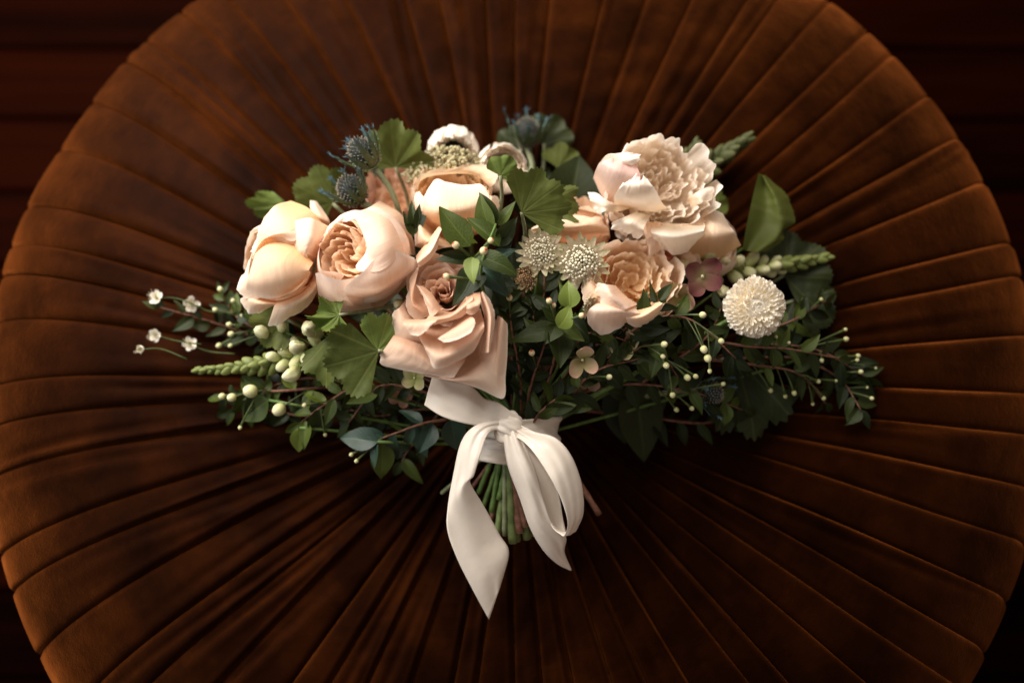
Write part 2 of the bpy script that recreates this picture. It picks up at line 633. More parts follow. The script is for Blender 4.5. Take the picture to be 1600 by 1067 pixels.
M['cup'] = simple_mat('green_cup', [(0.3, (0.07, 0.13, 0.03)), (0.7, (0.14, 0.22, 0.06))], 0.5, 200)
M['snap'] = simple_mat('snapdragon_bud', [(0.0, (0.16, 0.22, 0.05)), (0.4, (0.42, 0.44, 0.18)), (1.0, (0.74, 0.70, 0.46))], 0.5, 120, use_v=True, sss=0.1)
M['snapgreen'] = simple_mat('green_snapdragon_bud', [(0.0, (0.06, 0.08, 0.016)), (0.6, (0.14, 0.165, 0.040)), (1.0, (0.24, 0.25, 0.085))], 0.5, 120, use_v=True)
M['snapdim'] = simple_mat('dim_olive_snapdragon_bud', [(0.0, (0.02, 0.026, 0.006)), (0.6, (0.050, 0.056, 0.014)), (1.0, (0.10, 0.10, 0.032))], 0.6, 120, use_v=True)  # darker copy of snapgreen: dimness of the upper right spikes put into the colour
M['thistle'] = simple_mat('thistle_spine', [(0.0, (0.012, 0.018, 0.016)), (0.45, (0.10, 0.11, 0.09)), (0.75, (0.34, 0.28, 0.22)), (1.0, (0.50, 0.40, 0.32))], 0.55, 200, use_v=True)
M['thistlecore'] = simple_mat('thistle_core', [(0.3, (0.012, 0.017, 0.016)), (0.7, (0.03, 0.036, 0.034))], 0.7, 300)
M['bract'] = simple_mat('blue_green_bract', [(0.0, (0.12, 0.15, 0.05)), (0.6, (0.060, 0.085, 0.040)), (0.85, (0.045, 0.08, 0.08)), (1.0, (0.06, 0.13, 0.19))], 0.45, 200, use_v=True)
M['astrant'] = petal_mat('astrantia_bract', [(0.0, (0.58, 0.54, 0.38)), (0.8, (0.72, 0.66, 0.50)), (1.0, (0.42, 0.46, 0.22))], vein=0.4)
M['astrantbrown'] = petal_mat('brown_astrantia_bract', [(0.0, (0.30, 0.19, 0.10)), (0.6, (0.42, 0.30, 0.17)), (1.0, (0.20, 0.18, 0.07))], vein=0.4)
M['stamen'] = simple_mat('pale_stamen', [(0.0, (0.30, 0.32, 0.14)), (0.5, (0.62, 0.58, 0.42)), (1.0, (0.74, 0.68, 0.52))], 0.6, 300, use_v=True)
M['stamenbrown'] = simple_mat('brown_stamen', [(0.0, (0.12, 0.07, 0.03)), (0.5, (0.34, 0.20, 0.10)), (1.0, (0.50, 0.32, 0.17))], 0.6, 300, use_v=True)
M['umbel'] = simple_mat('dusty_umbel_floret', [(0.3, (0.36, 0.34, 0.18)), (0.7, (0.58, 0.50, 0.32))], 0.7, 400)
M['blackcentre'] = simple_mat('dark_flower_centre', [(0.3, (0.006, 0.008, 0.004)), (0.7, (0.02, 0.028, 0.012))], 0.6, 300)
M['redberry'] = simple_mat('red_berry', [(0.3, (0.25, 0.03, 0.01)), (0.7, (0.45, 0.07, 0.03))], 0.35, 100)
M['coral'] = petal_mat('coral_petal', [(0.0, (0.6, 0.10, 0.05)), (1.0, (0.80, 0.32, 0.19))])

# ------------------------------------------------------------------ floor of dark boards
rng = random.Random(4)
fm = mesh('floor', [(-2.5, -2.2, -0.022), (2.5, -2.2, -0.022), (2.5, 2.6, -0.022), (-2.5, 2.6, -0.022)], [(0, 1, 2, 3)])
floor = link('floor', fm, M['wood'])
floor['kind'] = 'structure'
floor['label'] = 'dark reddish board floor beneath the round pleated seat'


def plank_mesh(L, W, T, b=0.0025):
    x, y = L / 2, W / 2
    v = [(-x, -y, -T), (x, -y, -T), (x, y, -T), (-x, y, -T), (-x, -y, -b), (x, -y, -b), (x, y, -b), (-x, y, -b),
         (-x + b, -y + b, 0), (x - b, -y + b, 0), (x - b, y - b, 0), (-x + b, y - b, 0)]
    f = [(0, 1, 5, 4), (1, 2, 6, 5), (2, 3, 7, 6), (3, 0, 4, 7), (4, 5, 9, 8), (5, 6, 10, 9), (6, 7, 11, 10), (7, 4, 8, 11), (8, 9, 10, 11)]
    return mesh('plank', v, f, smooth=False)


pm = plank_mesh(1.5, 0.092, 0.02)
for j in range(34):
    off = rng.uniform(-0.6, 0.6)
    for i in range(-1, 2):
        o = link('plank', pm, M['wood'], floor)
        o.location = (off + i * 1.504, -1.2 + j * 0.096, 0.0 + rng.uniform(-0.0008, 0.0008))

# ------------------------------------------------------------------ pleated round seat
HUB = P(800, 588, -0.085)
SEATR = 0.428
NP = 62
prof = [(0.000, -0.088), (0.03, -0.087), (0.07, -0.083), (0.13, -0.070), (0.20, -0.045), (0.27, -0.019), (0.33, -0.004), (0.375, -0.0005),
        (0.407, -0.007), (0.426, -0.021), (0.436, -0.045), (0.439, -0.08), (0.439, -0.16), (0.435, -0.27), (0.428, -0.37), (0.420, -0.405)]
pc = catmull([(a, b, 0) for a, b in prof], 400)[:, :2]
dl = np.hypot(np.diff(pc[:, 0]), np.diff(pc[:, 1]))
al = np.concatenate([[0], np.cumsum(dl)])
seat = thing('pleated_pouf', 'large round pouf seat in copper brown velvet with radiating pleats', 'pouf', (HUB.x, HUB.y, ZT))
rs = np.random.RandomState(7)
wd = 1 + rs.uniform(-0.28, 0.28, NP)
ths = np.concatenate([[0], np.cumsum(wd)]) / wd.sum() * 2 * math.pi + R(90.0)
NV = 110
NU = 19
sl = np.concatenate([np.linspace(0.012, 0.44, 92), np.linspace(0.455, al[-1], NV - 92)])
rr = np.interp(sl, al, pc[:, 0])
zz = np.interp(sl, al, pc[:, 1])
tr_ = np.gradient(rr, sl)
tz_ = np.gradient(zz, sl)
cs = np.concatenate([[-0.03], np.linspace(0, 1, NU - 2), [1.03]])
skew = [rs.uniform(-0.018, 0.018) for _ in range(NP)]
skew.append(skew[0])
wob = [(rs.uniform(0, 6.28), rs.uniform(-1, 1), rs.uniform(0, 6.28)) for _ in range(NP)]
wob.append(wob[0])


def edge_theta(k):
    a, b, c = wob[k % NP]
    base = ths[k]
    return base + skew[k % NP] * (sl / 0.4) + 0.016 * b * np.sin(sl * 14 + a) * np.clip(0.2 / (sl + 0.05), 0, 1.3) * 0.6 + 0.05 * np.clip((sl - 0.33) / 0.1, 0, 1) ** 2 * 0.25


def lownoise(x, y, seed):
    r_ = np.random.RandomState(seed)
    o = np.zeros_like(x)
    for k in range(9):
        f = r_.uniform(14, 75)
        a = r_.uniform(0, 6.28)
        o = o + np.sin((x * math.cos(a) + y * math.sin(a)) * f + r_.uniform(0, 6.28)) * (26 / (f + 20))
    return o / 4


for k in range(NP):
    t0, t1 = edge_theta(k), edge_theta(k + 1)
    if k == NP - 1:
        t1 = edge_theta(0) + 2 * math.pi
    r_ = np.random.RandomState(100 + k)
    c = cs[None, :]
    th = t0[:, None] * (1 - c) + t1[:, None] * c
    w_ = np.maximum((t1 - t0) * rr, 0.0004)[:, None]
    cc = np.clip(c, 0, 1)
    outk = np.clip(1 - (sl[:, None] - 0.34) / 0.12, 0.35, 1)
    puff = np.minimum(w_ * 0.15, 0.0027) * np.sin(math.pi * cc) ** 0.6 * outk
    lean = np.minimum(w_ * 0.12, 0.0026) * (cc ** 2.6) * r_.uniform(0.3, 1.15) * outk
    g = (0.0015 + 0.0014 * outk) * (np.exp(-(cc * w_ / 0.0019) ** 2) + 0.8 * np.exp(-((1 - cc) * w_ / 0.0019) ** 2))
    d = puff + lean - g
    if r_.rand() < 0.55:                            # a raised tuck beside the seam
        ca = r_.uniform(0.0028, 0.006)
        d = d + r_.uniform(0.0008, 0.0024) * np.exp(-(((1 - cc) * w_ - ca) / 0.0017) ** 2) * np.exp(-((sl[:, None] - r_.uniform(0.12, 0.28)) / r_.uniform(0.08, 0.16)) ** 2)
    for q in range(r_.randint(1, 5)):               # soft folds that die out along the panel
        c0 = r_.uniform(0.15, 0.85)
        cm = c0 + r_.uniform(-0.6, 0.6) * (sl[:, None] - 0.2) / 0.2
        s0, sw = r_.uniform(0.03, 0.38), r_.uniform(0.03, 0.12)
        amp = r_.uniform(0.0006, 0.0028) * np.exp(-((sl[:, None] - s0) / sw) ** 2)
        dd = (cc - cm) * w_
        d = d - amp * np.exp(-(dd / 0.0035) ** 2) + amp * 0.9 * np.exp(-((dd - 0.006) / 0.005) ** 2)
    x0 = rr[:, None] * np.cos(th)
    y0 = rr[:, None] * np.sin(th)
    d = d + 0.0018 * lownoise(x0, y0, 5) * np.clip(w_ / 0.02, 0.2, 1.2)
    # cross puckers where the cloth is gathered
    d = d + 0.0010 * np.sin(sl[:, None] * r_.uniform(150, 260) + 3 * cc + r_.uniform(0, 6)) * np.exp(-((sl[:, None] - r_.uniform(0.08, 0.3)) / 0.06) ** 2) * np.sin(math.pi * cc)
    d = np.where((c < 0) | (c > 1), -0.0065, d)
    d = d * np.clip(sl[:, None] / 0.03, 0.3, 1) + rs.uniform(-0.0004, 0.0004)
    fade = np.clip(1 - (sl[:, None] - 0.46) / 0.3, 0.45, 1)
    d = d * fade
    nr, nz = -tz_[:, None], tr_[:, None]
    v = np.stack([(rr[:, None] + nr * d) * np.cos(th), (rr[:, None] + nr * d) * np.sin(th), zz[:, None] + nz * d], -1).reshape(-1, 3)
    uv = np.stack([np.broadcast_to(k * 1.37 + c * w_ / 0.04, th.shape), np.broadcast_to(sl[:, None], th.shape)], -1).reshape(-1, 2)
    link('pleat_panel', mesh('pleat_panel', v, gfaces(NU, NV), uv), M['velvet'], seat)
bv, bf, buv = ball_geo((0, 0, -0.086), 0.017, 20, 9, None, 0.45)
link('button', mesh('button', bv, bf, buv), M['velvet'], seat)


def dish(x, y):
    r = math.hypot(x - HUB.x, y - HUB.y)
    return float(np.interp(r, pc[:, 0][:260], pc[:, 1][:260]))


# ------------------------------------------------------------------ petals
def cup_petal(Rm, W, a0, am, a1, r0=0.05, od=0.25, op=2.6, roll=0.0, side=0.0, tuck=0.0, ruf=0.0, rf=6.0, seed=0, nu=15, nv=16, fixL=None, notch=0.0, amax=1.7, fold=0.0, rollpow=2.0):
    """a petal round the +X side of the axis; angles (degrees) are measured from the flower's axis"""
    r_ = np.random.RandomState(seed)
    s = np.linspace(0, 1.08, 80)
    A = np.radians((1 - s) ** 2 * a0 + 2 * s * (1 - s) * am + s * s * a1) + np.radians(roll) * np.clip((s - 0.62) / 0.38, 0, 1.3) ** rollpow
    ds = s[1] - s[0]
    rc = np.concatenate([[0], np.cumsum(np.sin(A[:-1]) * ds)])
    zc = np.concatenate([[0], np.cumsum(np.cos(A[:-1]) * ds)])
    L = fixL if fixL else (Rm - r0) / max(rc.max(), 0.15)
    rc = r0 + rc * L
    zc = zc * L
    u = np.linspace(-1, 1, nu)[None, :]
    v = np.linspace(0, 1, nv)[:, None]
    ph = r_.uniform(0, 6.28, 5)
    out = 1 - od * np.abs(u) ** op + 0.022 * np.sin(7 * u + ph[0]) + 0.014 * np.sin(17 * u + ph[1]) - notch * np.exp(-(u / 0.16) ** 2)
    if ruf > 0:
        out = out + 0.02 * np.sin(rf * 2.1 * u + ph[2])
    ss = v * out
    rr_ = np.interp(ss, s, rc)
    zz_ = np.interp(ss, s, zc)
    AA = np.interp(ss, s, A)
    shape = np.clip(v, 0, 1) ** 0.5 * (1 - 0.18 * v ** 5)
    arc = u * W * shape
    ra = np.maximum(rr_, 0.02 * Rm)
    az = amax * np.tanh(arc / ra / amax)
    off = tuck * u * (0.3 + 0.7 * v) + side * np.abs(u) ** 3 * v ** 1.5 - fold * (1 - np.abs(u)) * v
    off = off + ruf * v ** 2.2 * (np.sin(rf * u + ph[3]) + 0.5 * np.sin(rf * 2.2 * u + ph[4]))
    off = off + 0.016 * Rm * np.sin(4 * u + 5 * v + ph[0]) + 0.006 * np.sin(19 * u + 2 * v + ph[1]) * v + 0.010 * v * np.sin(9 * u - 7 * v + ph[2])
    x = (rr_ + off * np.cos(AA))
    z = zz_ - off * np.sin(AA)
    vv = np.stack([x * np.cos(az), x * np.sin(az), z + 0 * az], -1).reshape(-1, 3)
    uv = np.stack([np.broadcast_to(u * 0.5 + 0.5, az.shape), np.broadcast_to(v, az.shape)], -1).reshape(-1, 2)
    return vv, gfaces(nu, nv), uv


def rotz(v, a):
    c_, s_ = math.cos(a), math.sin(a)
    v = v.copy()
    x = v[:, 0] * c_ - v[:, 1] * s_
    v[:, 1] = v[:, 0] * s_ + v[:, 1] * c_
    v[:, 0] = x
    return v


TIE = P(802, 690, 0.0)


def add_stem(root, base, mat='greenstem', r=0.0022, via=None, end=None):
    e = end if end is not None else TIE + Vector((random.Random(root.name).uniform(-0.012, 0.012), 0.005, random.Random(root.name + 'a').uniform(-0.012, 0.008)))
    mid = via if via is not None else (base * 0.55 + e * 0.45) + Vector((0, 0, -0.012))
    path = catmull([base, mid, e], 10)
    v, f, uv = tube_geo(path, [r * 0.8, r], 7)
    link('stem', mesh('stem', to_local(root, v), f, uv), M[mat], root)


def rose(label, px, py, z, dia_px, axis, rings, roll=0.0, name='rose', cat='rose', lift=0.45, group='roses in the bouquet', seed=1, sepals=True):
    s_ = S(z) * dia_px / 2
    ctr = P(px, py, z)
    base = ctr - axis * (s_ * lift)
    root = thing(name, label, cat, base, frame(axis, roll), group)
    n_ = 0
    rn = random.Random(seed)
    for ring in rings:
        k = ring['n']
        for i in range(k):
            n_ += 1
            p = {a: b for a, b in ring.items() if a not in ('n', 'mat', 'rot', 'jit', 'zoff', 'angles', 'name', 'rv')}
            j = ring.get('jit', 0.06)
            p['Rm'] = p.get('Rm', 1.0) * (1 + rn.uniform(-j, j))
            if 'fixL' in p:
                p['fixL'] = p['fixL'] * (1 + rn.uniform(-j, j))
            for a in ('a0', 'am', 'a1'):
                p[a] = p[a] + rn.uniform(-60, 60) * j
            v, f, uv = cup_petal(seed=seed * 977 + n_ * 13, **p)
            if 'angles' in ring:
                ang = R(ring['angles'][i])
            else:
                ang = ring.get('rot', 0) + i * 2 * math.pi / k + rn.uniform(-0.12, 0.12) * (0.4 if k < 4 else 1)
            v = rotz(v, ang) + np.array([0, 0, ring.get('zoff', 0.0)])
            v = v * s_
            link(ring.get('name', 'petal'), mesh('petal', v, f, uv), M[ring['mat']], root)
    if sepals:
        v, f, uv = ball_geo((0, 0, -0.02 * s_), 0.16 * s_, 10, 6)
        link('receptacle', mesh('receptacle', v, f, uv), M['cup'], root)
    add_stem(root, base)
    return root


def garden(inner, outer, close=40, n_in=8, heart=1.0, up=0.0):
    """rings of a quartered garden rose: folded heart petals inside a deep, nearly closed cup"""
    return [
        dict(n=3, mat=inner, Rm=0.16, zoff=up, fixL=0.74 * heart, W=0.22, a0=22, am=4, a1=-8, r0=0.02, ruf=0.015, rf=4, tuck=0.05, nu=11, nv=10),
        dict(n=6, mat=inner, Rm=0.3, zoff=up, fixL=0.82 * heart, W=0.26, a0=36, am=8, a1=-6, r0=0.04, ruf=0.025, rf=4, rot=0.3, nu=13, nv=11, jit=0.08, tuck=0.10),
        dict(n=n_in, mat=inner, Rm=0.45, zoff=up, fixL=0.92 * heart, W=0.32, a0=54, am=12, a1=-10, r0=0.05, ruf=0.028, rf=4, rot=0.9, nu=15, nv=12, jit=0.08, tuck=0.12),
        dict(n=n_in, mat=inner, Rm=0.6, zoff=up, fixL=1.04 * heart, W=0.38, a0=66, am=20, a1=-16, r0=0.07, ruf=0.025, rf=4, rot=0.1, nu=15, nv=13, jit=0.06, tuck=0.10),
        dict(n=6, mat=inner, Rm=0.76, W=0.56, a0=84, am=28, a1=-close * 0.8, r0=0.08, ruf=0.015, rf=4, rot=0.5, jit=0.03, tuck=0.05, od=0.14, op=3.5),
        dict(n=4, mat=outer, Rm=0.87, W=0.86, a0=92, am=32, a1=-close - 14, r0=0.08, ruf=0.012, rf=4, rot=0.2, jit=0.03, tuck=0.05, nu=23, nv=20, od=0.12, op=4),
        dict(n=4, mat=outer, Rm=0.97, W=1.05, a0=97, am=36, a1=-close - 16, r0=0.08, ruf=0.012, rf=4, rot=1.0, jit=0.03, tuck=0.06, nu=25, nv=22, od=0.12, op=4),
    ]


def ruffled(mats, nq=7, ruf=0.022, roll=30, close=-40, zst=0.06):
    """an open, layered bloom whose wavy petals rise towards the middle"""
    rings = []
    for q in range(nq):
        Rq = 1.0 - 0.86 * q / nq
        rings.append(dict(n=[6, 6, 6, 5, 5, 4, 3, 3][q], mat=mats[min(q, len(mats) - 1)], Rm=Rq, W=0.46 * Rq + 0.10, a0=95, am=38 - 1.5 * q, a1=close + 3 * q, r0=0.04, ruf=ruf, rf=4.5, rot=q * 0.5, zoff=zst * q,
                          jit=0.06, nu=19, nv=15, od=0.12, op=3.5, tuck=0.06, roll=roll))
    return rings


def blend_rows(rows, nu, nv):
    G = []
    for z0, bulge, pts in rows:
        c_ = catmull([(x, y, 0) for x, y in pts], nu)
        u = np.linspace(0, 1, nu)
        z = z0 + bulge * np.sin(math.pi * u)
        G.append(np.column_stack([c_[:, 0], c_[:, 1], z]))
    G = np.array(G)
    out = np.zeros((nv, nu, 3))
    for i in range(nu):
        out[:, i, :] = catmull(G[:, i, :], nv)
    return out


def patch(root, rows, mat, tf=None, nu=25, nv=17, wav=0.0006, edge=1.6, ef=9, seed=0, name='petal', curl=0.0, rd=0.10):
    """one petal as a curved sheet laid through rows of points, from its base row to its tip row"""
    if tf:
        rows = [(z, b, [tf(*p) for p in pts]) for z, b, pts in rows]
    G = blend_rows(rows, nu, nv)
    ts_ = np.linspace(0, 1, nv)
    for i in range(nu):
        k_ = 1 - rd * abs(2 * i / (nu - 1) - 1) ** 5
        for c_ in range(3):
            G[:, i, c_] = np.interp(ts_ * k_, ts_, G[:, i, c_].copy())
    r_ = np.random.RandomState(seed + 3)
    u = np.linspace(0, 1, nu)[None, :]
    t = np.linspace(0, 1, nv)[:, None]
    p = r_.uniform(0, 6.28, 6)
    # wavy free edge, in the sheet's own direction
    dirn = G[-1] - G[-3]
    dirn = dirn[:, :2] / (np.linalg.norm(dirn[:, :2], axis=1)[:, None] + 1e-9)
    am_ = edge * (np.sin(ef * u + p[0]) + 0.6 * np.sin(ef * 2.3 * u + p[1]) + 0.4 * np.sin(ef * 4.9 * u + p[5])) * np.clip((t - 0.75) / 0.25, 0, 1) ** 1.5
    G[:, :, 0] += am_ * dirn[None, :, 0]
    G[:, :, 1] += am_ * dirn[None, :, 1]
    G[:, :, 2] += 0.00016 * (np.sin(38 * u + 4 * np.sin(4 * t + p[1]) + p[0]) + np.sin(61 * u + 5 * np.sin(3 * t + p[2]))) * (0.5 + 0.5 * np.sin(5 * u + p[3])) * np.sin(math.pi * t) + wav * (np.sin(5 * u + 3 * t + p[2]) + 0.7 * np.sin(9 * u - 4 * t + p[3]) + 0.5 * np.sin(14 * u + p[4]) * t)
    G[:, :, 2] += curl * np.clip((t - 0.8) / 0.2, 0, 1) ** 2
    v = np.array([tuple(P(*q)) for q in G.reshape(-1, 3)])
    uv = np.stack([np.broadcast_to(u, (nv, nu)), np.broadcast_to(t, (nv, nu))], -1).reshape(-1, 2)
    return link(name, mesh(name, to_local(root, v), gfaces(nu, nv), uv), M[mat], root)


T3 = lambda X, Y: (360 + X / 4.638, 290 + Y / 4.638)
TC = lambda X, Y: (590 + X / 3.558, 340 + Y / 3.558)
T2 = lambda X, Y: (600 + X / 4.444, 160 + Y / 4.444)
T5 = lambda X, Y: (780 + X / 3.81, 200 + Y / 3.81)

# --- left cream rose, its cup turned to the left
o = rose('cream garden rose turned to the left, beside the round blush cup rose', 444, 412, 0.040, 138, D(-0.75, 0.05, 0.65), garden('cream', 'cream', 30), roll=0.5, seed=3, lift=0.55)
patch(o, [(0.045, 0.01, [(700, 330), (640, 240), (560, 160), (440, 110)]), (0.066, 0.012, [(560, 420), (480, 360), (400, 260), (330, 140)]), (0.062, 0.010, [(430, 500), (330, 430), (250, 340), (262, 210)]),
          (0.046, 0.004, [(180, 500), (150, 470), (185, 380), (240, 235)])], 'cream', T3, seed=1)
patch(o, [(0.050, 0.0, [(500, 800), (360, 820), (200, 800)]), (0.062, 0.006, [(330, 760), (170, 700), (120, 640)]), (0.050, 0.004, [(130, 860), (66, 790), (60, 700), (110, 600), (165, 480), (190, 390)])], 'cream', T3, seed=11, ef=14)
patch(o, [(0.040, 0.0, [(540, 840), (400, 850), (230, 800)]), (0.050, 0.008, [(400, 860), (220, 850), (120, 800)]), (0.038, 0.004, [(300, 870), (220, 915), (130, 930), (70, 820)])], 'cream', T3, seed=12)
patch(o, [(0.070, 0.0, [(600, 560), (520, 470), (430, 385), (320, 362), (205, 400)]), (0.076, 0.012, [(570, 610), (450, 560), (330, 520), (230, 500), (160, 560)]),
          (0.074, 0.010, [(575, 620), (470, 680), (350, 690), (220, 690), (125, 690)]), (0.062, 0.004, [(580, 635), (500, 730), (390, 800), (240, 815), (112, 770)])], 'cream', T3, seed=2, edge=0.6)
patch(o, [(0.052, 0.0, [(470, 240), (350, 300), (250, 380)]), (0.074, 0.006, [(500, 300), (370, 330), (250, 380), (175, 470)]), (0.074, 0.003, [(560, 400), (440, 395), (330, 372), (232, 410), (150, 560)])], 'cream', T3, seed=7, edge=1.6, ef=12)
patch(o, [(0.072, 0.002, [(585, 628), (520, 700), (440, 760), (365, 795)]), (0.070, 0.003, [(560, 690), (500, 745), (430, 790), (345, 820)]), (0.060, 0.0, [(545, 715), (480, 765), (410, 815), (322, 836)])], 'apricot', T3, seed=3, edge=0.3, nv=9)
patch(o, [(0.036, 0.0, [(640, 560), (560, 700), (420, 800), (330, 835)]), (0.056, 0.006, [(640, 690), (560, 790), (440, 850), (318, 870)]), (0.046, 0.002, [(625, 790), (530, 905), (400, 975), (258, 1050)])], 'cream', T3, seed=4)
patch(o, [(0.058, 0.0, [(720, 300), (690, 420), (620, 530)]), (0.076, 0.008, [(600, 240), (580, 380), (560, 500)]), (0.070, 0.002, [(520, 235), (425, 280), (425, 400), (480, 500), (560, 520)])], 'blush', T3, seed=5)
patch(o, [(0.02, 0.0, [(660, 300), (700, 330)]), (0.036, 0.004, [(600, 220), (720, 260)]), (0.028, 0.002, [(570, 130), (600, 105), (640, 130)])], 'apricot', T3, seed=6)

# --- blush cup rose
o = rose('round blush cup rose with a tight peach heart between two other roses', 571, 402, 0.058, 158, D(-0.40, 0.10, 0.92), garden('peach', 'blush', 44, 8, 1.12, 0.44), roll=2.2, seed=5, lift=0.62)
patch(o, [(0.035, 0.0, [(1340, 500), (1320, 380), (1240, 210), (1080, 110)]), (0.086, 0.010, [(1230, 520), (1190, 400), (1110, 260), (980, 170)]), (0.096, 0.004, [(1080, 620), (1020, 480), (960, 330), (880, 190)]),
          (0.092, 0.0, [(850, 610), (960, 520), (992, 400), (945, 270), (875, 190)])], 'blush', T3, seed=21, edge=0.7)
patch(o, [(0.028, 0.0, [(1300, 690), (1180, 810), (1060, 890), (870, 880)]), (0.072, 0.014, [(1330, 590), (1180, 680), (1010, 760), (850, 810)]), (0.092, 0.006, [(1335, 505), (1180, 468), (1060, 520), (940, 640), (810, 740)])], 'blush', T3, seed=22, edge=0.5)
patch(o, [(0.030, 0.0, [(1060, 900), (880, 928), (650, 890)]), (0.062, 0.010, [(1000, 830), (800, 830), (632, 760)]), (0.086, 0.004, [(960, 640), (820, 680), (700, 660), (612, 600)])], 'blush', T3, seed=23, edge=0.5)
patch(o, [(0.026, 0.0, [(650, 880), (632, 700), (600, 540)]), (0.060, 0.004, [(700, 800), (640, 640), (630, 500), (700, 350)]), (0.082, 0.002, [(860, 612), (720, 620), (650, 590), (650, 440), (740, 300), (860, 188)])], 'blush', T3, seed=24, edge=0.5)

# --- dusty tan rose with pointed, rolled petals
core = [
    dict(n=2, mat='tancore', Rm=0.09, fixL=0.98, W=0.20, a0=14, am=4, a1=-6, r0=0.02, tuck=0.03, nu=13, nv=12, amax=2.4, roll=20),
    dict(n=3, mat='tancore', Rm=0.16, fixL=0.98, W=0.34, a0=26, am=6, a1=-4, r0=0.03, tuck=0.06, rot=0.7, nu=17, nv=13, amax=2.2, roll=35),
    dict(n=3, mat='tancore', Rm=0.24, fixL=1.0, W=0.46, a0=40, am=10, a1=-2, r0=0.04, tuck=0.08, rot=0.1, nu=19, nv=14, amax=2.0, roll=45),
    dict(n=3, mat='tancore', Rm=0.36, fixL=1.02, W=0.60, a0=54, am=18, a1=0, r0=0.05, tuck=0.08, rot=0.9, nu=21, nv=15, roll=50, od=0.2, op=2),
    dict(n=4, mat='tan', Rm=0.5, fixL=1.06, W=0.66, a0=66, am=28, a1=4, r0=0.06, tuck=0.07, rot=0.3, nu=21, nv=18, roll=60, od=0.2, op=2),
    dict(n=4, mat='tan', Rm=0.7, fixL=1.12, W=0.8, a0=80, am=42, a1=14, r0=0.07, tuck=0.06, angles=[60, 120, 170, 215], nu=23, nv=20, roll=70, od=0.25, op=2),
]
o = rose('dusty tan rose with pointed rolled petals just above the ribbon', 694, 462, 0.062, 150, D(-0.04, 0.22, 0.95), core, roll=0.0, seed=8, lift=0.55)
# big lower right petal with its folded corner
patch(o, [(0.045, 0.0, [(300, 760), (430, 700), (560, 560), (640, 480)]), (0.056, 0.0, [(250, 840), (400, 840), (560, 760), (650, 560)]), (0.070, 0.010, [(262, 872), (430, 900), (600, 850), (668, 700), (690, 570)]),
          (0.066, 0.004, [(240, 880), (410, 908), (560, 950), (700, 1006), (712, 880), (724, 720), (730, 600)])], 'tan', TC, nu=41, nv=21, seed=31, edge=0.6)
patch(o, [(0.060, 0.0, [(620, 760), (650, 640), (664, 545)]), (0.079, 0.002, [(650, 860), (668, 700), (690, 556)]), (0.070, 0.0, [(700, 1000), (716, 800), (731, 600)])], 'tan', TC, seed=32, edge=0.4, nv=11)
# lower left petal
patch(o, [(0.050, 0.0, [(120, 600), (300, 640), (480, 700)]), (0.076, 0.004, [(80, 668), (210, 720), (340, 800), (492, 778)]), (0.078, 0.002, [(30, 740), (190, 800), (330, 850), (455, 840)]), (0.074, 0.0, [(0, 775), (30, 822), (220, 862), (330, 885), (414, 906)])], 'tan', TC, nu=35, seed=33, edge=0.8)
# left side petal
patch(o, [(0.050, 0.0, [(330, 560), (250, 500), (170, 440)]), (0.075, 0.004, [(270, 660), (180, 610), (120, 500)]), (0.068, 0.003, [(250, 722), (120, 690), (80, 620), (84, 520)])], 'tan', TC, seed=34)
patch(o, [(0.055, 0.0, [(380, 420), (300, 430), (270, 300)]), (0.080, 0.006, [(290, 540), (200, 480), (210, 380)]), (0.072, 0.0, [(190, 575), (150, 480), (175, 400), (180, 340), (240, 230)])], 'tancore', TC, seed=35, edge=1.2)
patch(o, [(0.088, 0.0, [(350, 500), (300, 420), (250, 380)]), (0.094, 0.0, [(330, 530), (270, 450), (225, 378)]), (0.087, 0.0, [(290, 560), (262, 460), (208, 368)])], 'tan', TC, seed=36, edge=0.8, nv=9)
# middle petals, one fold over another
patch(o, [(0.060, 0.0, [(250, 560), (400, 560), (560, 470)]), (0.087, 0.0, [(228, 652), (350, 706), (480, 660), (588, 566)]), (0.096, 0.003, [(260, 720), (350, 770), (490, 710), (592, 600)]), (0.092, 0.0, [(280, 765), (330, 842), (520, 752), (592, 640)])], 'tan', TC, nu=33, seed=37, edge=0.5)
patch(o, [(0.070, 0.0, [(330, 480), (420, 520), (500, 430)]), (0.098, 0.0, [(265, 572), (400, 545), (530, 440)]), (0.100, 0.0, [(240, 600), (330, 570), (420, 560), (520, 480)]), (0.096, 0.0, [(300, 602), (380, 580), (450, 560), (500, 536)])], 'tan', TC, nu=29, seed=38, edge=0.5)
patch(o, [(0.085, 0.0, [(310, 560), (220, 565), (135, 564)]), (0.103, 0.0, [(330, 568), (230, 590), (140, 585)]), (0.104, 0.0, [(300, 602), (240, 652), (190, 648), (150, 610)])], 'tan', TC, seed=39, edge=0.8)
patch(o, [(0.088, 0.0, [(380, 640), (440, 590), (500, 545)]), (0.103, 0.002, [(350, 660), (440, 620), (535, 560)]), (0.107, 0.0, [(330, 676), (400, 692), (500, 650), (546, 600)])], 'tan', TC, seed=40, edge=0.6)
patch(o, [(0.090, 0.0, [(490, 440), (530, 420), (570, 412)]), (0.103, 0.0, [(495, 500), (535, 490), (572, 470)]), (0.098, 0.0, [(490, 536), (530, 540), (560, 520)])], 'tan', TC, seed=41, edge=0.5)
patch(o, [(0.060, 0.0, [(570, 760), (590, 600), (560, 440)]), (0.100, 0.002, [(610, 750), (620, 560), (580, 412)]), (0.094, 0.0, [(626, 750), (652, 560), (640, 490), (590, 412)])], 'tan', TC, seed=42, edge=0.8)

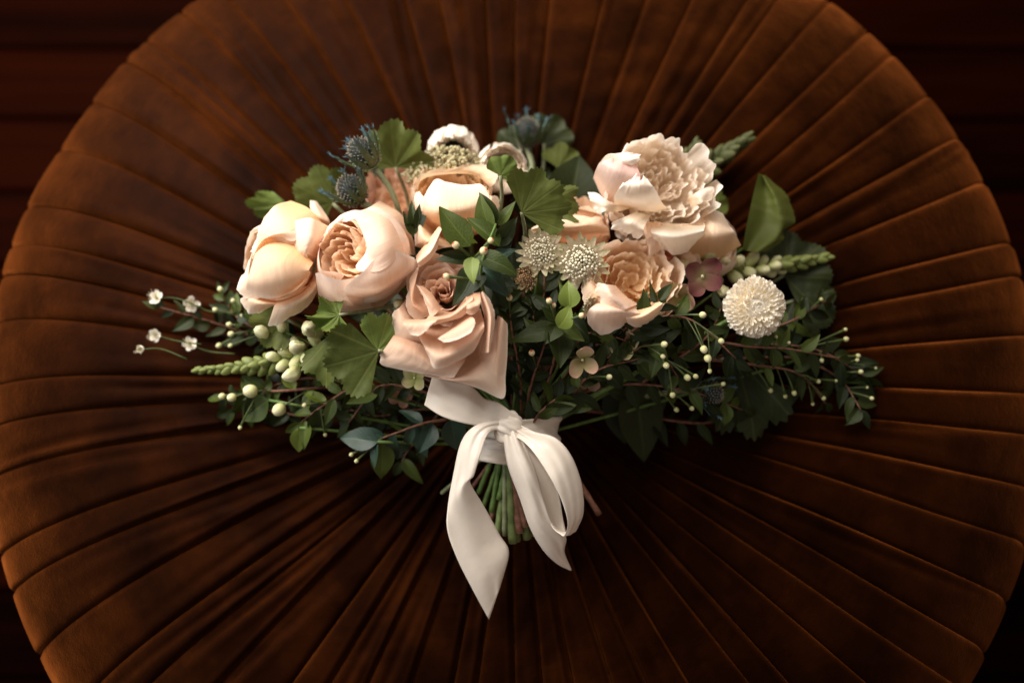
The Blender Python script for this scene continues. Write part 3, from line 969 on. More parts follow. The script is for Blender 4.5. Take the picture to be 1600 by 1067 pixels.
# --- cream rose standing upright behind
o = rose('upright cream rose with a golden rim, behind the dusty tan rose', 708, 322, 0.018, 128, D(0.02, 0.70, 0.71), ruffled(['cream', 'gold'], 8, 0.03, 26, -38, 0.085), roll=0.0, seed=11, lift=0.55)
patch(o, [(0.010, 0.0, [(200, 720), (180, 640), (240, 520), (420, 480), (640, 470), (770, 560)]), (0.036, 0.002, [(230, 620), (270, 530), (420, 500), (620, 500), (740, 590)]), (0.044, 0.0, [(180, 600), (250, 500), (330, 482), (500, 452), (610, 420), (780, 480), (790, 540)])], 'gold', T2, seed=51, nu=35, edge=3, ef=14, wav=0.0015)
patch(o, [(0.020, 0.0, [(420, 960), (300, 940), (230, 900)]), (0.052, 0.004, [(400, 860), (270, 800), (220, 760)]), (0.056, 0.002, [(350, 700), (280, 650), (200, 600)])], 'cream', T2, rd=0.25, seed=52)
patch(o, [(0.024, 0.0, [(240, 880), (450, 960), (700, 900)]), (0.060, 0.010, [(262, 780), (450, 800), (720, 760)]), (0.068, 0.006, [(275, 680), (460, 690), (730, 670)]), (0.062, 0.0, [(280, 590), (350, 535), (420, 545), (560, 572), (670, 562), (740, 590)])], 'cream', T2, rd=0.25, seed=53, nu=33, edge=0.8)
patch(o, [(0.050, 0.0, [(620, 900), (660, 760), (690, 640)]), (0.066, 0.004, [(660, 880), (720, 780), (740, 650)]), (0.056, 0.0, [(700, 880), (790, 760), (800, 640)])], 'cream', T2, rd=0.25, seed=54)
patch(o, [(0.046, 0.0, [(500, 1000), (350, 900), (270, 780)]), (0.060, 0.006, [(420, 1010), (290, 950), (240, 860)]), (0.048, 0.0, [(330, 1040), (230, 1000), (205, 890)])], 'cream', T2, rd=0.25, seed=55)
patch(o, [(0.060, 0.0, [(220, 1067), (290, 980), (380, 860)]), (0.080, 0.0, [(230, 1110), (320, 1030), (400, 880)]), (0.072, 0.0, [(240, 1160), (360, 1040), (392, 900)])], 'blush', T2, seed=56, edge=0.5)

# --- dusty rose between the left roses
o = rose('dusty brown rose mostly hidden behind the round blush cup rose', 628, 316, -0.012, 112, D(-0.1, 0.55, 0.8), ruffled(['brownpetal', 'brownpetal', 'apricot'], 6, 0.03, 30, -36, 0.05), roll=0.4, seed=12, lift=0.6)
# --- apricot rose behind
o = rose('apricot rose behind the astrantia, its rim tucked under the peony', 893, 372, 0.008, 116, D(0.02, 0.66, 0.72), ruffled(['apricot'], 7, 0.03, 30, -36, 0.05), roll=0.2, seed=14, lift=0.6)
patch(o, [(0.016, 0.0, [(200, 640), (420, 690), (660, 660)]), (0.046, 0.012, [(185, 610), (300, 590), (420, 600), (540, 590), (655, 610)]), (0.040, 0.008, [(230, 565), (320, 522), (430, 516), (530, 534), (600, 528), (650, 560)])], 'apricot', T5, rd=0.32, seed=61, nu=31)
patch(o, [(0.010, 0.0, [(340, 560), (480, 560), (620, 560)]), (0.034, 0.0, [(330, 520), (460, 500), (610, 520)]), (0.036, 0.0, [(350, 490), (440, 462), (520, 470), (600, 500)])], 'apricot', T5, rd=0.32, seed=62)
# --- golden ruffled rose right of centre
o = rose('golden peach ruffled rose below the white peony', 988, 446, 0.038, 140, D(0.18, 0.30, 0.92), ruffled(['cream', 'cream', 'gold'], 6, 0.022, 40, -34, 0.10), roll=0.1, seed=17, lift=0.6)
patch(o, [(0.040, 0.0, [(640, 760), (620, 900), (720, 1040)]), (0.066, 0.0, [(560, 800), (560, 940), (680, 1060)]), (0.058, 0.0, [(500, 860), (490, 1000), (560, 1080)])], 'apricot', T5, rd=0.32, seed=63)
patch(o, [(0.060, 0.0, [(940, 470), (965, 468), (990, 478)]), (0.074, 0.006, [(922, 482), (955, 485), (1000, 490)]), (0.056, 0.0, [(912, 500), (925, 516), (948, 521), (975, 509), (1000, 496)])], 'blush', seed=64, rd=0.2, nu=31)
patch(o, [(0.060, 0.0, [(962, 446), (977, 462), (996, 476)]), (0.080, 0.005, [(946, 444), (958, 464), (980, 482)]), (0.066, 0.0, [(930, 440), (932, 462), (945, 486), (962, 494)])], 'blush', seed=68, rd=0.2, nu=31)
patch(o, [(0.058, 0.0, [(985, 480), (1005, 478), (1025, 468)]), (0.072, 0.004, [(978, 496), (1005, 494), (1036, 474)]), (0.056, 0.0, [(984, 512), (1008, 508), (1034, 492), (1044, 470)])], 'cream', seed=69, rd=0.2, nu=31)
# --- cream rose under the peony's right side
o = rose('cream rose half covered by the right side of the white peony', 1098, 388, 0.004, 112, D(0.30, 0.2, 0.93), garden('cream', 'cream', 34, 6), roll=0.9, seed=19, lift=0.6)
patch(o, [(0.020, 0.0, [(1100, 760), (1300, 770), (1440, 700)]), (0.044, 0.006, [(1130, 640), (1280, 640), (1400, 620)]), (0.034, 0.0, [(1200, 500), (1260, 478), (1320, 500), (1380, 590)])], 'cream', T5, rd=0.32, seed=67)

# --- white peony
rr9 = [dict(n=8, mat='peony', Rm=1.0, W=0.46, a0=98, am=66, a1=30, r0=0.08, ruf=0.035, rf=5, rot=0.2, jit=0.06, nu=19, nv=16, od=0.25, notch=0.06)]
for q in range(8):
    Rq = 1.0 - 0.118 * q
    rr9.append(dict(n=[8, 8, 7, 7, 6, 5, 4, 3][q], mat='peony', Rm=Rq, W=0.34 * Rq + 0.10, a0=95, am=40 - 1.5 * q, a1=-46 + 3 * q, r0=0.04, ruf=0.030 + 0.004 * q, rf=6, rot=q * 0.43, zoff=0.075 * q,
                    jit=0.07, nu=19, nv=15, od=0.16, op=3, notch=0.10, tuck=0.05, roll=48))
o = rose('large white peony with frilled petals at the upper right', 1020, 308, 0.030, 172, D(0.10, 0.10, 0.99), rr9, name='peony', cat='peony', roll=0.0, seed=23, lift=0.45, group=None)
patch(o, [(0.030, 0.0, [(560, 300), (640, 440), (800, 470)]), (0.074, 0.006, [(575, 250), (690, 350), (830, 400)]), (0.090, 0.008, [(600, 205), (720, 270), (850, 320)]), (0.094, 0.0, [(640, 180), (740, 190), (850, 220)])], 'peonypink', T5, seed=71, nu=31, rd=0.3, edge=3)
patch(o, [(0.030, 0.0, [(590, 220), (620, 320)]), (0.072, 0.004, [(640, 160), (690, 270)]), (0.092, 0.006, [(700, 150), (780, 230)]), (0.098, 0.0, [(790, 130), (860, 200)])], 'peony', T5, seed=77, nu=31, rd=0.3, edge=3)
patch(o, [(0.040, 0.0, [(700, 470), (900, 500), (1000, 480)]), (0.078, 0.006, [(680, 420), (820, 440), (960, 430)]), (0.098, 0.004, [(720, 350), (820, 350), (930, 360)]), (0.098, 0.0, [(760, 300), (830, 290), (900, 310)])], 'peony', T5, seed=78, nu=31, rd=0.3, edge=4, ef=15)
patch(o, [(0.040, 0.0, [(930, 560), (1060, 570), (1230, 570)]), (0.072, 0.006, [(900, 620), (1050, 640), (1220, 610)]), (0.052, 0.0, [(930, 660), (1020, 745), (1120, 735), (1220, 660)])], 'peony', T5, rd=0.32, seed=72, nu=27)
patch(o, [(0.040, 0.0, [(1120, 420), (1140, 470)]), (0.060, 0.002, [(1180, 380), (1210, 450)]), (0.050, 0.0, [(1240, 345), (1282, 350), (1262, 420), (1230, 450)])], 'peony', T5, rd=0.32, seed=73)
patch(o, [(0.060, 0.0, [(780, 480), (700, 500)]), (0.070, 0.0, [(640, 430), (620, 500)]), (0.056, 0.0, [(570, 370), (535, 410), (560, 460), (600, 520)])], 'peony', T5, seed=74, edge=3)
patch(o, [(0.070, 0.0, [(900, 520), (820, 500)]), (0.080, 0.0, [(860, 600), (720, 540)]), (0.062, 0.0, [(860, 650), (780, 640), (700, 610), (660, 570)])], 'peony', T5, seed=75, edge=3)
patch(o, [(0.060, 0.0, [(960, 560), (840, 560)]), (0.062, 0.0, [(960, 660), (870, 650)]), (0.044, 0.0, [(980, 740), (900, 760), (870, 700)])], 'blush', T5, seed=76, edge=3)


# --- ranunculus: rings of closed overlapping petals round a dark centre
def ranunculus(label, px, py, z, dia, axis, seed):
    rings = []
    for q in range(9):
        t = q / 8
        rings.append(dict(n=7, mat='ranun', Rm=0.50 + 0.48 * t, W=0.34 + 0.12 * t, a0=95, am=30 + 10 * t, a1=-58 + 6 * t, r0=0.08, rot=q * 0.5, jit=0.035, nu=13, nv=13, od=0.16, roll=22, ruf=0.012))
    ob = rose(label, px, py, z, dia, axis, rings, name='ranunculus', cat='ranunculus', seed=seed, lift=0.5, group='white ranunculus at the top of the bouquet')
    s_ = S(z) * dia / 2
    mb = MB()
    r_ = random.Random(seed)
    for i in range(70):
        a = r_.uniform(0, 6.28)
        q = math.sqrt(r_.random()) * 0.40
        mb.add(*ball_geo((q * math.cos(a) * s_, q * math.sin(a) * s_, (0.92 - q * q * 1.0) * s_), 0.05 * s_, 6, 5))
    link('dark_centre', mb.mesh('dark_centre'), M['blackcentre'], ob)
    return ob


ranunculus('round white ranunculus with a dark centre at the top left', 708, 232, 0.004, 86, D(0.05, -0.58, 0.81), 31)
ranunculus('white ranunculus half hidden by the upright geranium leaf', 782, 266, 0.004, 84, D(0.2, 0.1, 0.95), 32)


# --- pompom chrysanthemum
def pompom(label, px, py, z, dia, axis):
    s_ = S(z) * dia / 2
    root = thing('pompom_chrysanthemum', label, 'chrysanthemum', P(px, py, z) - axis * s_ * 0.5, frame(axis), None)
    r_ = random.Random(5)
    nf = 340
    cnt = 0
    base = {}
    for var in range(5):
        v, f, uv = cup_petal(1, 0.085, 8, 0, -34, r0=0.0, od=0.5, op=2.2, seed=var, nu=7, nv=7, fixL=0.34, amax=0.9, fold=0.03)
        # own frame: flat spoon with the hollow turned inwards
        u = np.linspace(-1, 1, 7)[None, :]
        t = np.linspace(0, 1, 7)[:, None]
        wv = 0.086 * np.sin(np.clip(t * 0.70 + 0.2, 0, 1) * math.pi * 0.72)
        x = u * wv
        y = t * 0.34 * (1 - 0.20 * np.abs(u) ** 2.5 - 0.10 * np.exp(-(u / 0.25) ** 2)) + 0 * u
        zc = 0.050 * u * u * t + 0.07 * t ** 2.5 * r_.uniform(0.7, 1.5) + 0 * u
        v = np.stack([x, y, zc], -1).reshape(-1, 3)
        base[var] = mesh('floret', v * s_, gfaces(7, 7), uv)
    for i in range(nf):
        zf = 1 - (i + 0.5) / nf * 1.45
        th = i * 2.39996
        q = math.sqrt(max(0, 1 - zf * zf))
        nrm = Vector((q * math.cos(th), q * math.sin(th), zf))
        # petals point outward, tips bending back to the crown
        out = nrm
        tocrown = (Vector((0, 0, 1)) - nrm * nrm.z)
        if tocrown.length < 1e-3:
            tocrown = Vector((1, 0, 0))
        tocrown.normalize()
        sz = 0.42 + 0.62 * min(1, q * 1.25)
        y = (out * 1.0 - tocrown * (0.15 + 0.75 * q) * r_.uniform(0.8, 1.2)).normalized()
        zz_ = (tocrown + out * 0.6)
        zz_ = (zz_ - y * zz_.dot(y)).normalized()
        x = y.cross(zz_)
        m = Matrix((x, y, zz_)).transposed().to_4x4()
        rad = 0.74 * (1.0 if sz > 0.9 else 0.80 + 0.2 * sz)
        pos = Vector((0, 0, 0.5 * s_)) + nrm * rad * s_
        if cnt < 299:
            o = link('floret', base[i % 5], M['white'], root)
            o.matrix_basis = Matrix.Translation(pos + Vector((r_.gauss(0, 1), r_.gauss(0, 1), r_.gauss(0, 1))) * 0.013 * s_) @ m @ Matrix.Rotation(r_.gauss(0, 0.22), 4, 'Z') @ Matrix.Rotation(r_.gauss(0, 0.15), 4, 'X') @ Matrix.Diagonal((sz * r_.uniform(0.9, 1.15),) * 3).to_4x4()
            cnt += 1
    v, f, uv = ball_geo((0, 0, 0.5 * s_), 0.76 * s_, 20, 14)
    link('core', mesh('core', v, f, uv), M['white'], root)
    add_stem(root, root.location.copy())


pompom('round white pompom chrysanthemum at the right of the bouquet', 1178, 480, 0.055, 88, D(0.06, -0.02, 1))


# ------------------------------------------------------------------ thistles
def thistle(label, px, py, z, size, axis, seed, stem_to=None, bracts=9, blue=1.0):
    s_ = S(z) * size / 2
    root = thing('blue_thistle', label, 'thistle', P(px, py, z) - axis * s_ * 0.8, frame(axis, seed), 'blue thistles in the bouquet')
    r_ = random.Random(seed)
    v, f, uv = ball_geo((0, 0, 0.85 * s_), 0.60 * s_, 14, 10, None, 1.35)
    link('head', mesh('head', v, f, uv), M['thistlecore'], root)
    mb = MB()
    n_ = 210
    for i in range(n_):
        zf = 1 - (i + 0.5) / n_ * 1.85
        q = math.sqrt(max(0, 1 - zf * zf))
        th = i * 2.39996
        nrm = np.array([q * math.cos(th), q * math.sin(th), zf])
        p0 = nrm * 0.58 * np.array([1, 1, 1.35]) * s_ + np.array([0, 0, 0.85 * s_])
        d = nrm + np.array([0, 0, 0.45]) + np.array([r_.uniform(-.2, .2) for _ in range(3)])
        d /= np.linalg.norm(d)
        ln = r_.uniform(0.16, 0.27) * s_
        mb.add(*tube_geo([p0, p0 + d * ln * 0.6, p0 + d * ln], [0.030 * s_, 0.032 * s_, 0.004 * s_], 4, False))
    o = link('spines', mb.mesh('spines'), M['thistle'], root)
    o['kind'] = 'stuff'
    for i in range(bracts):
        a = i * 2 * math.pi / bracts + r_.uniform(-0.2, 0.2)
        L = s_ * r_.uniform(1.8, 2.7)
        op = r_.uniform(22, 50)
        mb = MB()
        pts = []
        for k in range(10):
            t = k / 9
            an = R(78 * (1 - t) ** 2 + op * t * 0.55)
            if k == 0:
                pts.append(np.array([0.15 * s_, 0, 0.1 * s_]))
            else:
                pts.append(pts[-1] + L / 9 * np.array([math.sin(an), 0, math.cos(an)]))
        pts = np.array(pts)
        nu = 5
        u = np.linspace(-1, 1, nu)
        wv = 0.17 * s_ * np.sin(np.linspace(0.25, 1, 10) * math.pi * 0.98) ** 0.8 + 0.004 * s_
        vv = []
        for k in range(10):
            for x in u:
                vv.append(pts[k] + np.array([-abs(x) * wv[k] * 0.4, x * wv[k], 0]))
        uvv = np.array([(0.5 + 0.5 * x, k / 9) for k in range(10) for x in u])
        mb.add(np.array(vv), gfaces(nu, 10), uvv)
        for k in (3, 5, 6, 8):                     # side teeth
            for sg in (-1, 1):
                p = pts[k] + np.array([0, sg * wv[k] * 0.7, 0])
                e = p + np.array([0.05 * s_, sg * 0.24 * s_, 0.22 * s_]) * r_.uniform(0.6, 1.1)
                g, ff, u2 = tube_geo([p, e], [0.035 * s_, 0.004 * s_], 4, False)
                u2[:, 1] = k / 9
                mb.add(g, ff, u2)
        me = mb.mesh('bract')
        co = np.empty(len(me.vertices) * 3)
        me.vertices.foreach_get('co', co)
        me.vertices.foreach_set('co', rotz(co.reshape(-1, 3), a).ravel())
        link('bract', me, M['bract'], root)
    if stem_to:
        e = P(*stem_to)
        b = root.location.copy()
        v, f, uv = tube_geo(catmull([b, b * 0.5 + e * 0.5 + Vector((0.003, 0, 0.003)), e], 10), [0.0026, 0.0021], 8)
        link('stem', mesh('stem', to_local(root, v), f, uv), M['greystem'], root)
    return root


thistle('blue thistle with its long stem, uppermost at the left of the bouquet', 570, 243, 0.050, 66, D(-0.55, 0.70, 0.42), 2, (625, 335, 0.025), 10)
thistle('blue thistle just below another one, above the round blush cup rose', 552, 300, 0.040, 64, D(-0.50, 0.62, 0.5), 3, (600, 345, 0.02), 10)
thistle('dim blue thistle at the top centre behind the geranium leaf', 824, 210, -0.018, 58, D(0.0, 0.85, 0.5), 4, (828, 290, -0.03), 10)
thistle('dark thistle low in the leaves below the pompom chrysanthemum', 1108, 612, 0.0, 52, D(0.5, -0.3, 0.75), 5, (1000, 620, -0.02), 8)


# ------------------------------------------------------------------ astrantia
def astrantia(label, px, py, z, dia, axis, seed, brown=False, nb=18, reach=1.0, openang=78):
    s_ = S(z) * dia / 2
    root = thing('astrantia', label, 'flower', P(px, py, z) - axis * s_ * 0.35, frame(axis, seed), 'astrantia blooms in the middle of the bouquet')
    r_ = random.Random(seed)
    variants = []
    nu, nv = 5, 8
    for q in range(3):
        u = np.linspace(-1, 1, nu)[None, :]
        t = np.linspace(0, 1, nv)[:, None]
        wv = 0.15 * np.sin(np.clip(t * 0.84 + 0.12, 0, 1) * math.pi) ** 0.75 + 0.002
        ang = R(openang) * (1 - 0.25 * t)
        x = 0.12 + t * reach * math.sin(R(openang)) + 0 * u
        zc = t * reach * math.cos(R(openang)) + 0.10 * t ** 2 + 0.22 * wv * (np.abs(u) - 0.5) + r_.uniform(-0.02, 0.05) * t
        v = np.stack([x, u * wv, zc + 0 * u], -1).reshape(-1, 3)
        uv = np.stack([np.broadcast_to(u / 2 + 0.5, x.shape), np.broadcast_to(t, x.shape)], -1).reshape(-1, 2)
        variants.append(mesh('bract', v * s_, gfaces(nu, nv), uv))
    mt = M['astrantbrown' if brown else 'astrant']
    for ring in range(2):
        for i in range(nb):
            o = link('bract', variants[r_.randrange(3)], mt, root)
            o.rotation_euler = (r_.uniform(-0.15, 0.15), r_.uniform(-0.10, 0.08) - 0.16 * ring, (i + 0.5 * ring) * 2 * math.pi / nb + r_.uniform(-0.06, 0.06))
            o.scale = (1 - 0.12 * ring + r_.uniform(-0.08, 0.06),) * 3
    mb = MB()
    ns = 120
    for i in range(ns):
        q = math.sqrt((i + 0.5) / ns)
        th = i * 2.39996
        d = np.array([q * math.cos(th), q * math.sin(th), 1.05 - 0.55 * q * q])
        L = r_.uniform(0.58, 0.80)
        e = d * L * s_
        mb.add(*tube_geo([np.zeros(3) + d * 0.1 * s_, e], [0.014 * s_, 0.010 * s_], 3, False))
        b, ff, u2 = ball_geo(e, 0.050 * s_ * r_.uniform(0.8, 1.3), 6, 5)
        u2[:, 1] = 0.6 + 0.4 * u2[:, 1]
        mb.add(b, ff, u2)
    o = link('stamens', mb.mesh('stamens'), M['stamenbrown' if brown else 'stamen'], root)
    o['kind'] = 'stuff'
    add_stem(root, root.location.copy(), r=0.0013)


astrantia('pale brownish astrantia, middle one of the three clustered blooms', 846, 394, 0.062, 76, D(0.02, 0.28, 0.95), 2)
astrantia('largest and palest astrantia, in front of the golden peach rose', 908, 410, 0.068, 84, D(-0.1, -0.16, 0.95), 3)
astrantia('small dark brown astrantia below and left of the paler ones', 823, 434, 0.056, 52, D(-0.5, -0.2, 0.85), 4, True, 14, 0.9, 48)
astrantia('small astrantia seen from its side above the bright green leaf pair', 926, 474, 0.058, 48, D(0.35, -0.55, 0.7), 5, False, 14, 1.1, 50)

# ------------------------------------------------------------------ dusty umbel
um = thing('umbel_flower', 'dusty grey green umbel flower lying between the upright cream rose and ranunculus', 'flower', P(690, 272, 0.012))
mb = MB()
r_ = random.Random(9)
for i in range(520):
    t = r_.random()
    px = 636 + 120 * t + r_.uniform(-7, 7)
    py = 276 - 28 * math.sin(t * 3.0) + r_.uniform(-20, 15)
    c_ = P(px, py, 0.020 + 0.012 * math.sin(t * 3.1) - abs(r_.gauss(0, 0.004)))
    mb.add(to_local(um, ball_geo(c_, r_.uniform(0.0009, 0.0018), 5, 4)[0]), gfaces(5, 4, True))
o = link('florets', mb.mesh('florets'), M['umbel'], um)
o['kind'] = 'stuff'
for i in range(22):
    t = i / 21
    e = P(640 + 112 * t, 276 - 26 * math.sin(t * 3), 0.022)
    v, f, uv = tube_geo([P(700, 330, -0.005), e], [0.0007, 0.0005], 5)
    link('ray', mesh('ray', to_local(um, v), f, uv), M['greystem'], um)


# ------------------------------------------------------------------ leaves
def leaf_mesh(wr=0.22, bend=0.18, foldv=0.25, tw=0.1, seed=0, nu=7, nv=11, tip=1.2):
    r_ = np.random.RandomState(seed)
    u = np.linspace(-1, 1, nu)[None, :]
    t = np.linspace(0, 1, nv)[:, None]
    wv = wr * np.sin(np.clip(t, 0, 1) ** 0.82 * math.pi) ** 0.85 * (1 - 0.22 * t ** tip)
    wv = np.maximum(wv, 0.004)
    x = u * wv
    y = t + 0 * u
    z = np.abs(u) * wv * foldv - bend * t * t + 0.03 * np.sin(t * 7 + r_.uniform(0, 6)) * u
    x = x + tw * t * z
    z = z + tw * x * t * 1.5
    v = np.stack([x, y, z], -1).reshape(-1, 3)
    uv = np.stack([np.broadcast_to(u / 2 + 0.5, x.shape), np.broadcast_to(t, x.shape)], -1).reshape(-1, 2)
    return v, gfaces(nu, nv), uv


LV = {}


def clear(px, py, z, gap=0.006):
    """raise a point so that it stays clear of the cushion"""
    for _ in range(3):
        q = P(px, py, z)
        m_ = dish(q.x, q.y) + gap
        if z < m_:
            z = m_
    return z


def leafvar(mat, k, wide=False):
    key = (mat, k, wide)
    if key not in LV:
        v, f, uv = leaf_mesh(0.20 + 0.03 * (k % 3) + (0.07 if wide else 0), 0.10 + 0.10 * (k % 4), 0.2 + 0.15 * (k % 3), 0.3 * ((k % 5) - 2), k)
        me = mesh('leaf', v, f, uv)
        me.materials.append(M[mat])
        LV[key] = me
    return LV[key]


def place_leaf(root, inv, p, d, n, L, mat, k=0, wide=False, widthk=1.0):
    d = Vector(d).normalized()
    n = Vector(n)
    n = (n - d * n.dot(d)).normalized()
    x = d.cross(n)
    m = Matrix((x * L * widthk, d * L, n * L)).transposed().to_4x4()
    m.translation = Vector(p)
    o = link('leaf', leafvar(mat, k, wide), None, root)
    o.matrix_basis = inv @ m
    return o


BUD = {}


def bud_meshes():
    for key, mat in (('bud', 'bud'), ('redbud', 'redbud')):
        v, f, uv = ball_geo((0, 0, 0), 1, 10, 9, None, 1.1, 0.08)
        m1 = mesh('bud', v, f, uv)
        m1.materials.append(M[mat])
        BUD[key] = m1


bud_meshes()


def place_bud(root, inv, p, q, rad, kind='bud', stalk=0.0006):
    """bud at q on a stalk that starts at p"""
    p, q = Vector(p), Vector(q)
    d = (q - p).normalized()
    rad *= 0.78 * (0.78 + 0.34 * random.Random(len(root.children)).random())
    o = link('bud', BUD[kind], None, root)
    m = frame(d).to_matrix().to_4x4() @ Matrix.Diagonal((rad, rad, rad, 1))
    m.translation = q
    o.matrix_basis = inv @ m
    v, f, uv = tube_geo(catmull([p, p * 0.5 + q * 0.5 + Vector((0, 0, 0.002)), q - d * rad * 0.8], 6), [stalk, stalk, stalk * 1.8], 5, False)
    link('bud_stalk', mesh('bud_stalk', to_local(root, v), f, uv), M['darkstem'], root)


def sprig(label, pts, nleaf, leafpx, mats, nbud=0, seed=0, twig='twig', tr=0.0011, budpx=8, budkind='bud', spread=50, group='myrtle sprigs in the bouquet', tilt=0.45, start=0.15, name='myrtle_sprig', budstart=0.5, extra_buds=(), wide=False, budlen=24):
    r_ = random.Random(seed)
    pts = [(a_, b_, clear(a_, b_, c_, 0.010)) for a_, b_, c_ in pts]
    pp = [P(*p) for p in pts]
    path = catmull(pp, 20)
    root = thing(name, label, 'sprig', pp[0], None, group)
    inv = root_inv(root)
    v, f, uv = tube_geo(path, [tr * 1.25, tr * 0.5], 6)
    link('twig', mesh('twig', to_local(root, v), f, uv), M[twig], root)
    zm = pts[len(pts) // 2][2]
    s_ = S(zm)

    def at(t):
        x = t * 19
        i = min(int(x), 18)
        return Vector(path[i] * (1 - x + i) + path[i + 1] * (x - i)), Vector(path[i + 1] - path[i]).normalized()
    for i in range(nleaf):
        t = start + (1 - start) * (i + 0.5) / nleaf if nleaf > 1 else 1
        p, d = at(min(1, t))
        sg = 1 if i % 2 else -1
        side = d.cross(TOCAM).normalized() * sg
        an = R(spread + r_.uniform(-18, 18))
        dd = d * math.cos(an) + side * math.sin(an) + TOCAM * r_.uniform(-tilt, tilt)
        nn = TOCAM + Vector((r_.uniform(-1, 1), r_.uniform(-1, 1), r_.uniform(-1, 1))) * tilt * 1.3
        L = leafpx * s_ * r_.uniform(0.72, 1.2) * (1 - 0.3 * max(0, t - 0.6))
        place_leaf(root, inv, p, dd, nn, L, r_.choice(mats), r_.randrange(8), wide)
    p, d = at(1)
    place_leaf(root, inv, p, d + Vector((0, 0, r_.uniform(-.2, .2))), TOCAM + Vector((r_.uniform(-.5, .5), r_.uniform(-.5, .5), 0)), leafpx * s_ * 0.75, mats[0], r_.randrange(8), wide)
    for i in range(nbud):
        t = budstart + (1 - budstart) * r_.random()
        p, d = at(t)
        side = d.cross(TOCAM).normalized() * r_.choice((-1, 1))
        q = p + (d * r_.uniform(0.2, 1) + side * r_.uniform(0.3, 1.0) + TOCAM * r_.uniform(0.0, 0.9)) * budlen * s_ * r_.uniform(0.7, 1.3)
        place_bud(root, inv, p, q, budpx * 0.5 * s_ * r_.uniform(0.8, 1.15), budkind)
    for (bx, by, bz, bp) in extra_buds:
        bz = clear(bx, by, bz, 0.012)
        q = P(bx, by, bz)
        i = int(np.argmin(np.linalg.norm(path - np.array(tuple(q)), axis=1)))
        i = max(0, i - 3)
        place_bud(root, inv, Vector(path[i]), q, bp * 0.5 * S(bz), budkind)
    return root


DK = ['myrtle', 'myrtle', 'myrtle', 'myrtlemid']
MX = ['myrtle', 'myrtlemid']
FR = ['myrtlemid', 'myrtle', 'lightleaf']

# right hand mass
sprig('myrtle sprig reaching farthest right with a berry near its tip', [(1000, 560, -0.01), (1150, 540, 0.01), (1270, 545, 0.005), (1355, 590, -0.012)], 22, 46, DK, 4, 1, extra_buds=[(1322, 530, 0.006, 13), (1321, 515, 0.004, 8), (1368, 575, -0.005, 7)])
sprig('myrtle sprig with red brown twig just below the pompom chrysanthemum', [(1060, 520, 0.01), (1160, 540, 0.03), (1230, 545, 0.03), (1310, 560, 0.015)], 12, 42, DK, 2, 2)
sprig('myrtle sprig drooping with pale berries at the lower right', [(1080, 560, 0.0), (1180, 570, 0.015), (1250, 585, 0.005), (1290, 630, -0.015)], 12, 36, DK, 0, 3, extra_buds=[(1279, 596, 0.006, 10), (1306, 595, 0.0, 7), (1270, 631, -0.008, 8), (1287, 622, -0.006, 8), (1241, 614, 0.004, 9), (1227, 619, 0.0, 8), (1204, 610, 0.004, 9)])
sprig('myrtle sprig crossing below the mauve hydrangea with a row of berries', [(930, 540, 0.03), (1010, 500, 0.052), (1080, 500, 0.052), (1150, 560, 0.04)], 14, 46, MX, 0, 4, extra_buds=[(1098, 492, 0.07, 15), (1127, 533, 0.06, 14), (1100, 546, 0.06, 14), (1106, 560, 0.058, 14), (1109, 580, 0.05, 9)])
sprig('myrtle sprig with berries hanging beneath the golden peach rose', [(900, 600, 0.0), (970, 560, 0.035), (1020, 540, 0.045), (1060, 590, 0.03)], 14, 46, DK, 0, 5, extra_buds=[(1038, 538, 0.062, 15), (1036, 557, 0.055, 12), (1041, 571, 0.05, 12), (1074, 590, 0.04, 12), (1087, 588, 0.04, 10), (1051, 617, 0.03, 11)])
sprig('low dark myrtle sprig running right below the berry clusters', [(880, 620, -0.01), (980, 600, 0.01), (1080, 612, 0.01), (1160, 640, -0.01)], 16, 44, DK, 0, 6, extra_buds=[(1081, 638, 0.012, 11), (1057, 640, 0.005, 9), (1130, 600, 0.02, 8)])
sprig('myrtle sprig with light twig below the bright green leaf pair', [(820, 660, 0.0), (830, 600, 0.03), (850, 540, 0.05), (862, 480, 0.058)], 13, 44, DK, 0, 7, extra_buds=[(831, 551, 0.058, 12), (858, 470, 0.07, 13)], budkind='redbud')
sprig('myrtle sprig with a pinkish twig right of the dusty tan rose', [(815, 650, 0.005), (812, 580, 0.03), (800, 520, 0.05), (795, 465, 0.06)], 12, 42, DK, 0, 8, extra_buds=[(796, 465, 0.072, 16)], budkind='redbud')
sprig('leafy myrtle sprig in front of the folded beige floret', [(850, 660, 0.0), (890, 620, 0.03), (930, 580, 0.04), (1000, 560, 0.04)], 14, 50, DK, 0, 9, extra_buds=[(952, 589, 0.05, 13)])
sprig('dark myrtle sprig directly under the golden peach rose', [(840, 600, 0.02), (880, 540, 0.045), (930, 520, 0.045), (985, 535, 0.045)], 12, 46, DK, 0, 10)
sprig('short myrtle sprig with two dark upright leaves before the golden peach rose', [(960, 560, 0.02), (985, 520, 0.05), (1010, 500, 0.06), (1030, 470, 0.066)], 9, 46, ['myrtle'], 0, 11)
sprig('myrtle sprig filling the gap left of the pompom chrysanthemum', [(1000, 600, 0.01), (1060, 560, 0.03), (1110, 520, 0.035), (1130, 470, 0.02)], 14, 44, DK, 0, 12)
sprig('myrtle sprig rising right of the pompom chrysanthemum', [(1120, 560, 0.0), (1190, 520, 0.01), (1240, 500, 0.01), (1290, 470, 0.0)], 14, 42, DK, 0, 13, extra_buds=[(1283, 468, 0.004, 9)])
sprig('dark myrtle sprig low behind the berry clusters', [(900, 640, -0.03), (1000, 650, -0.03), (1110, 660, -0.03), (1180, 620, -0.02)], 18, 46, ['myrtle'], 0, 14)
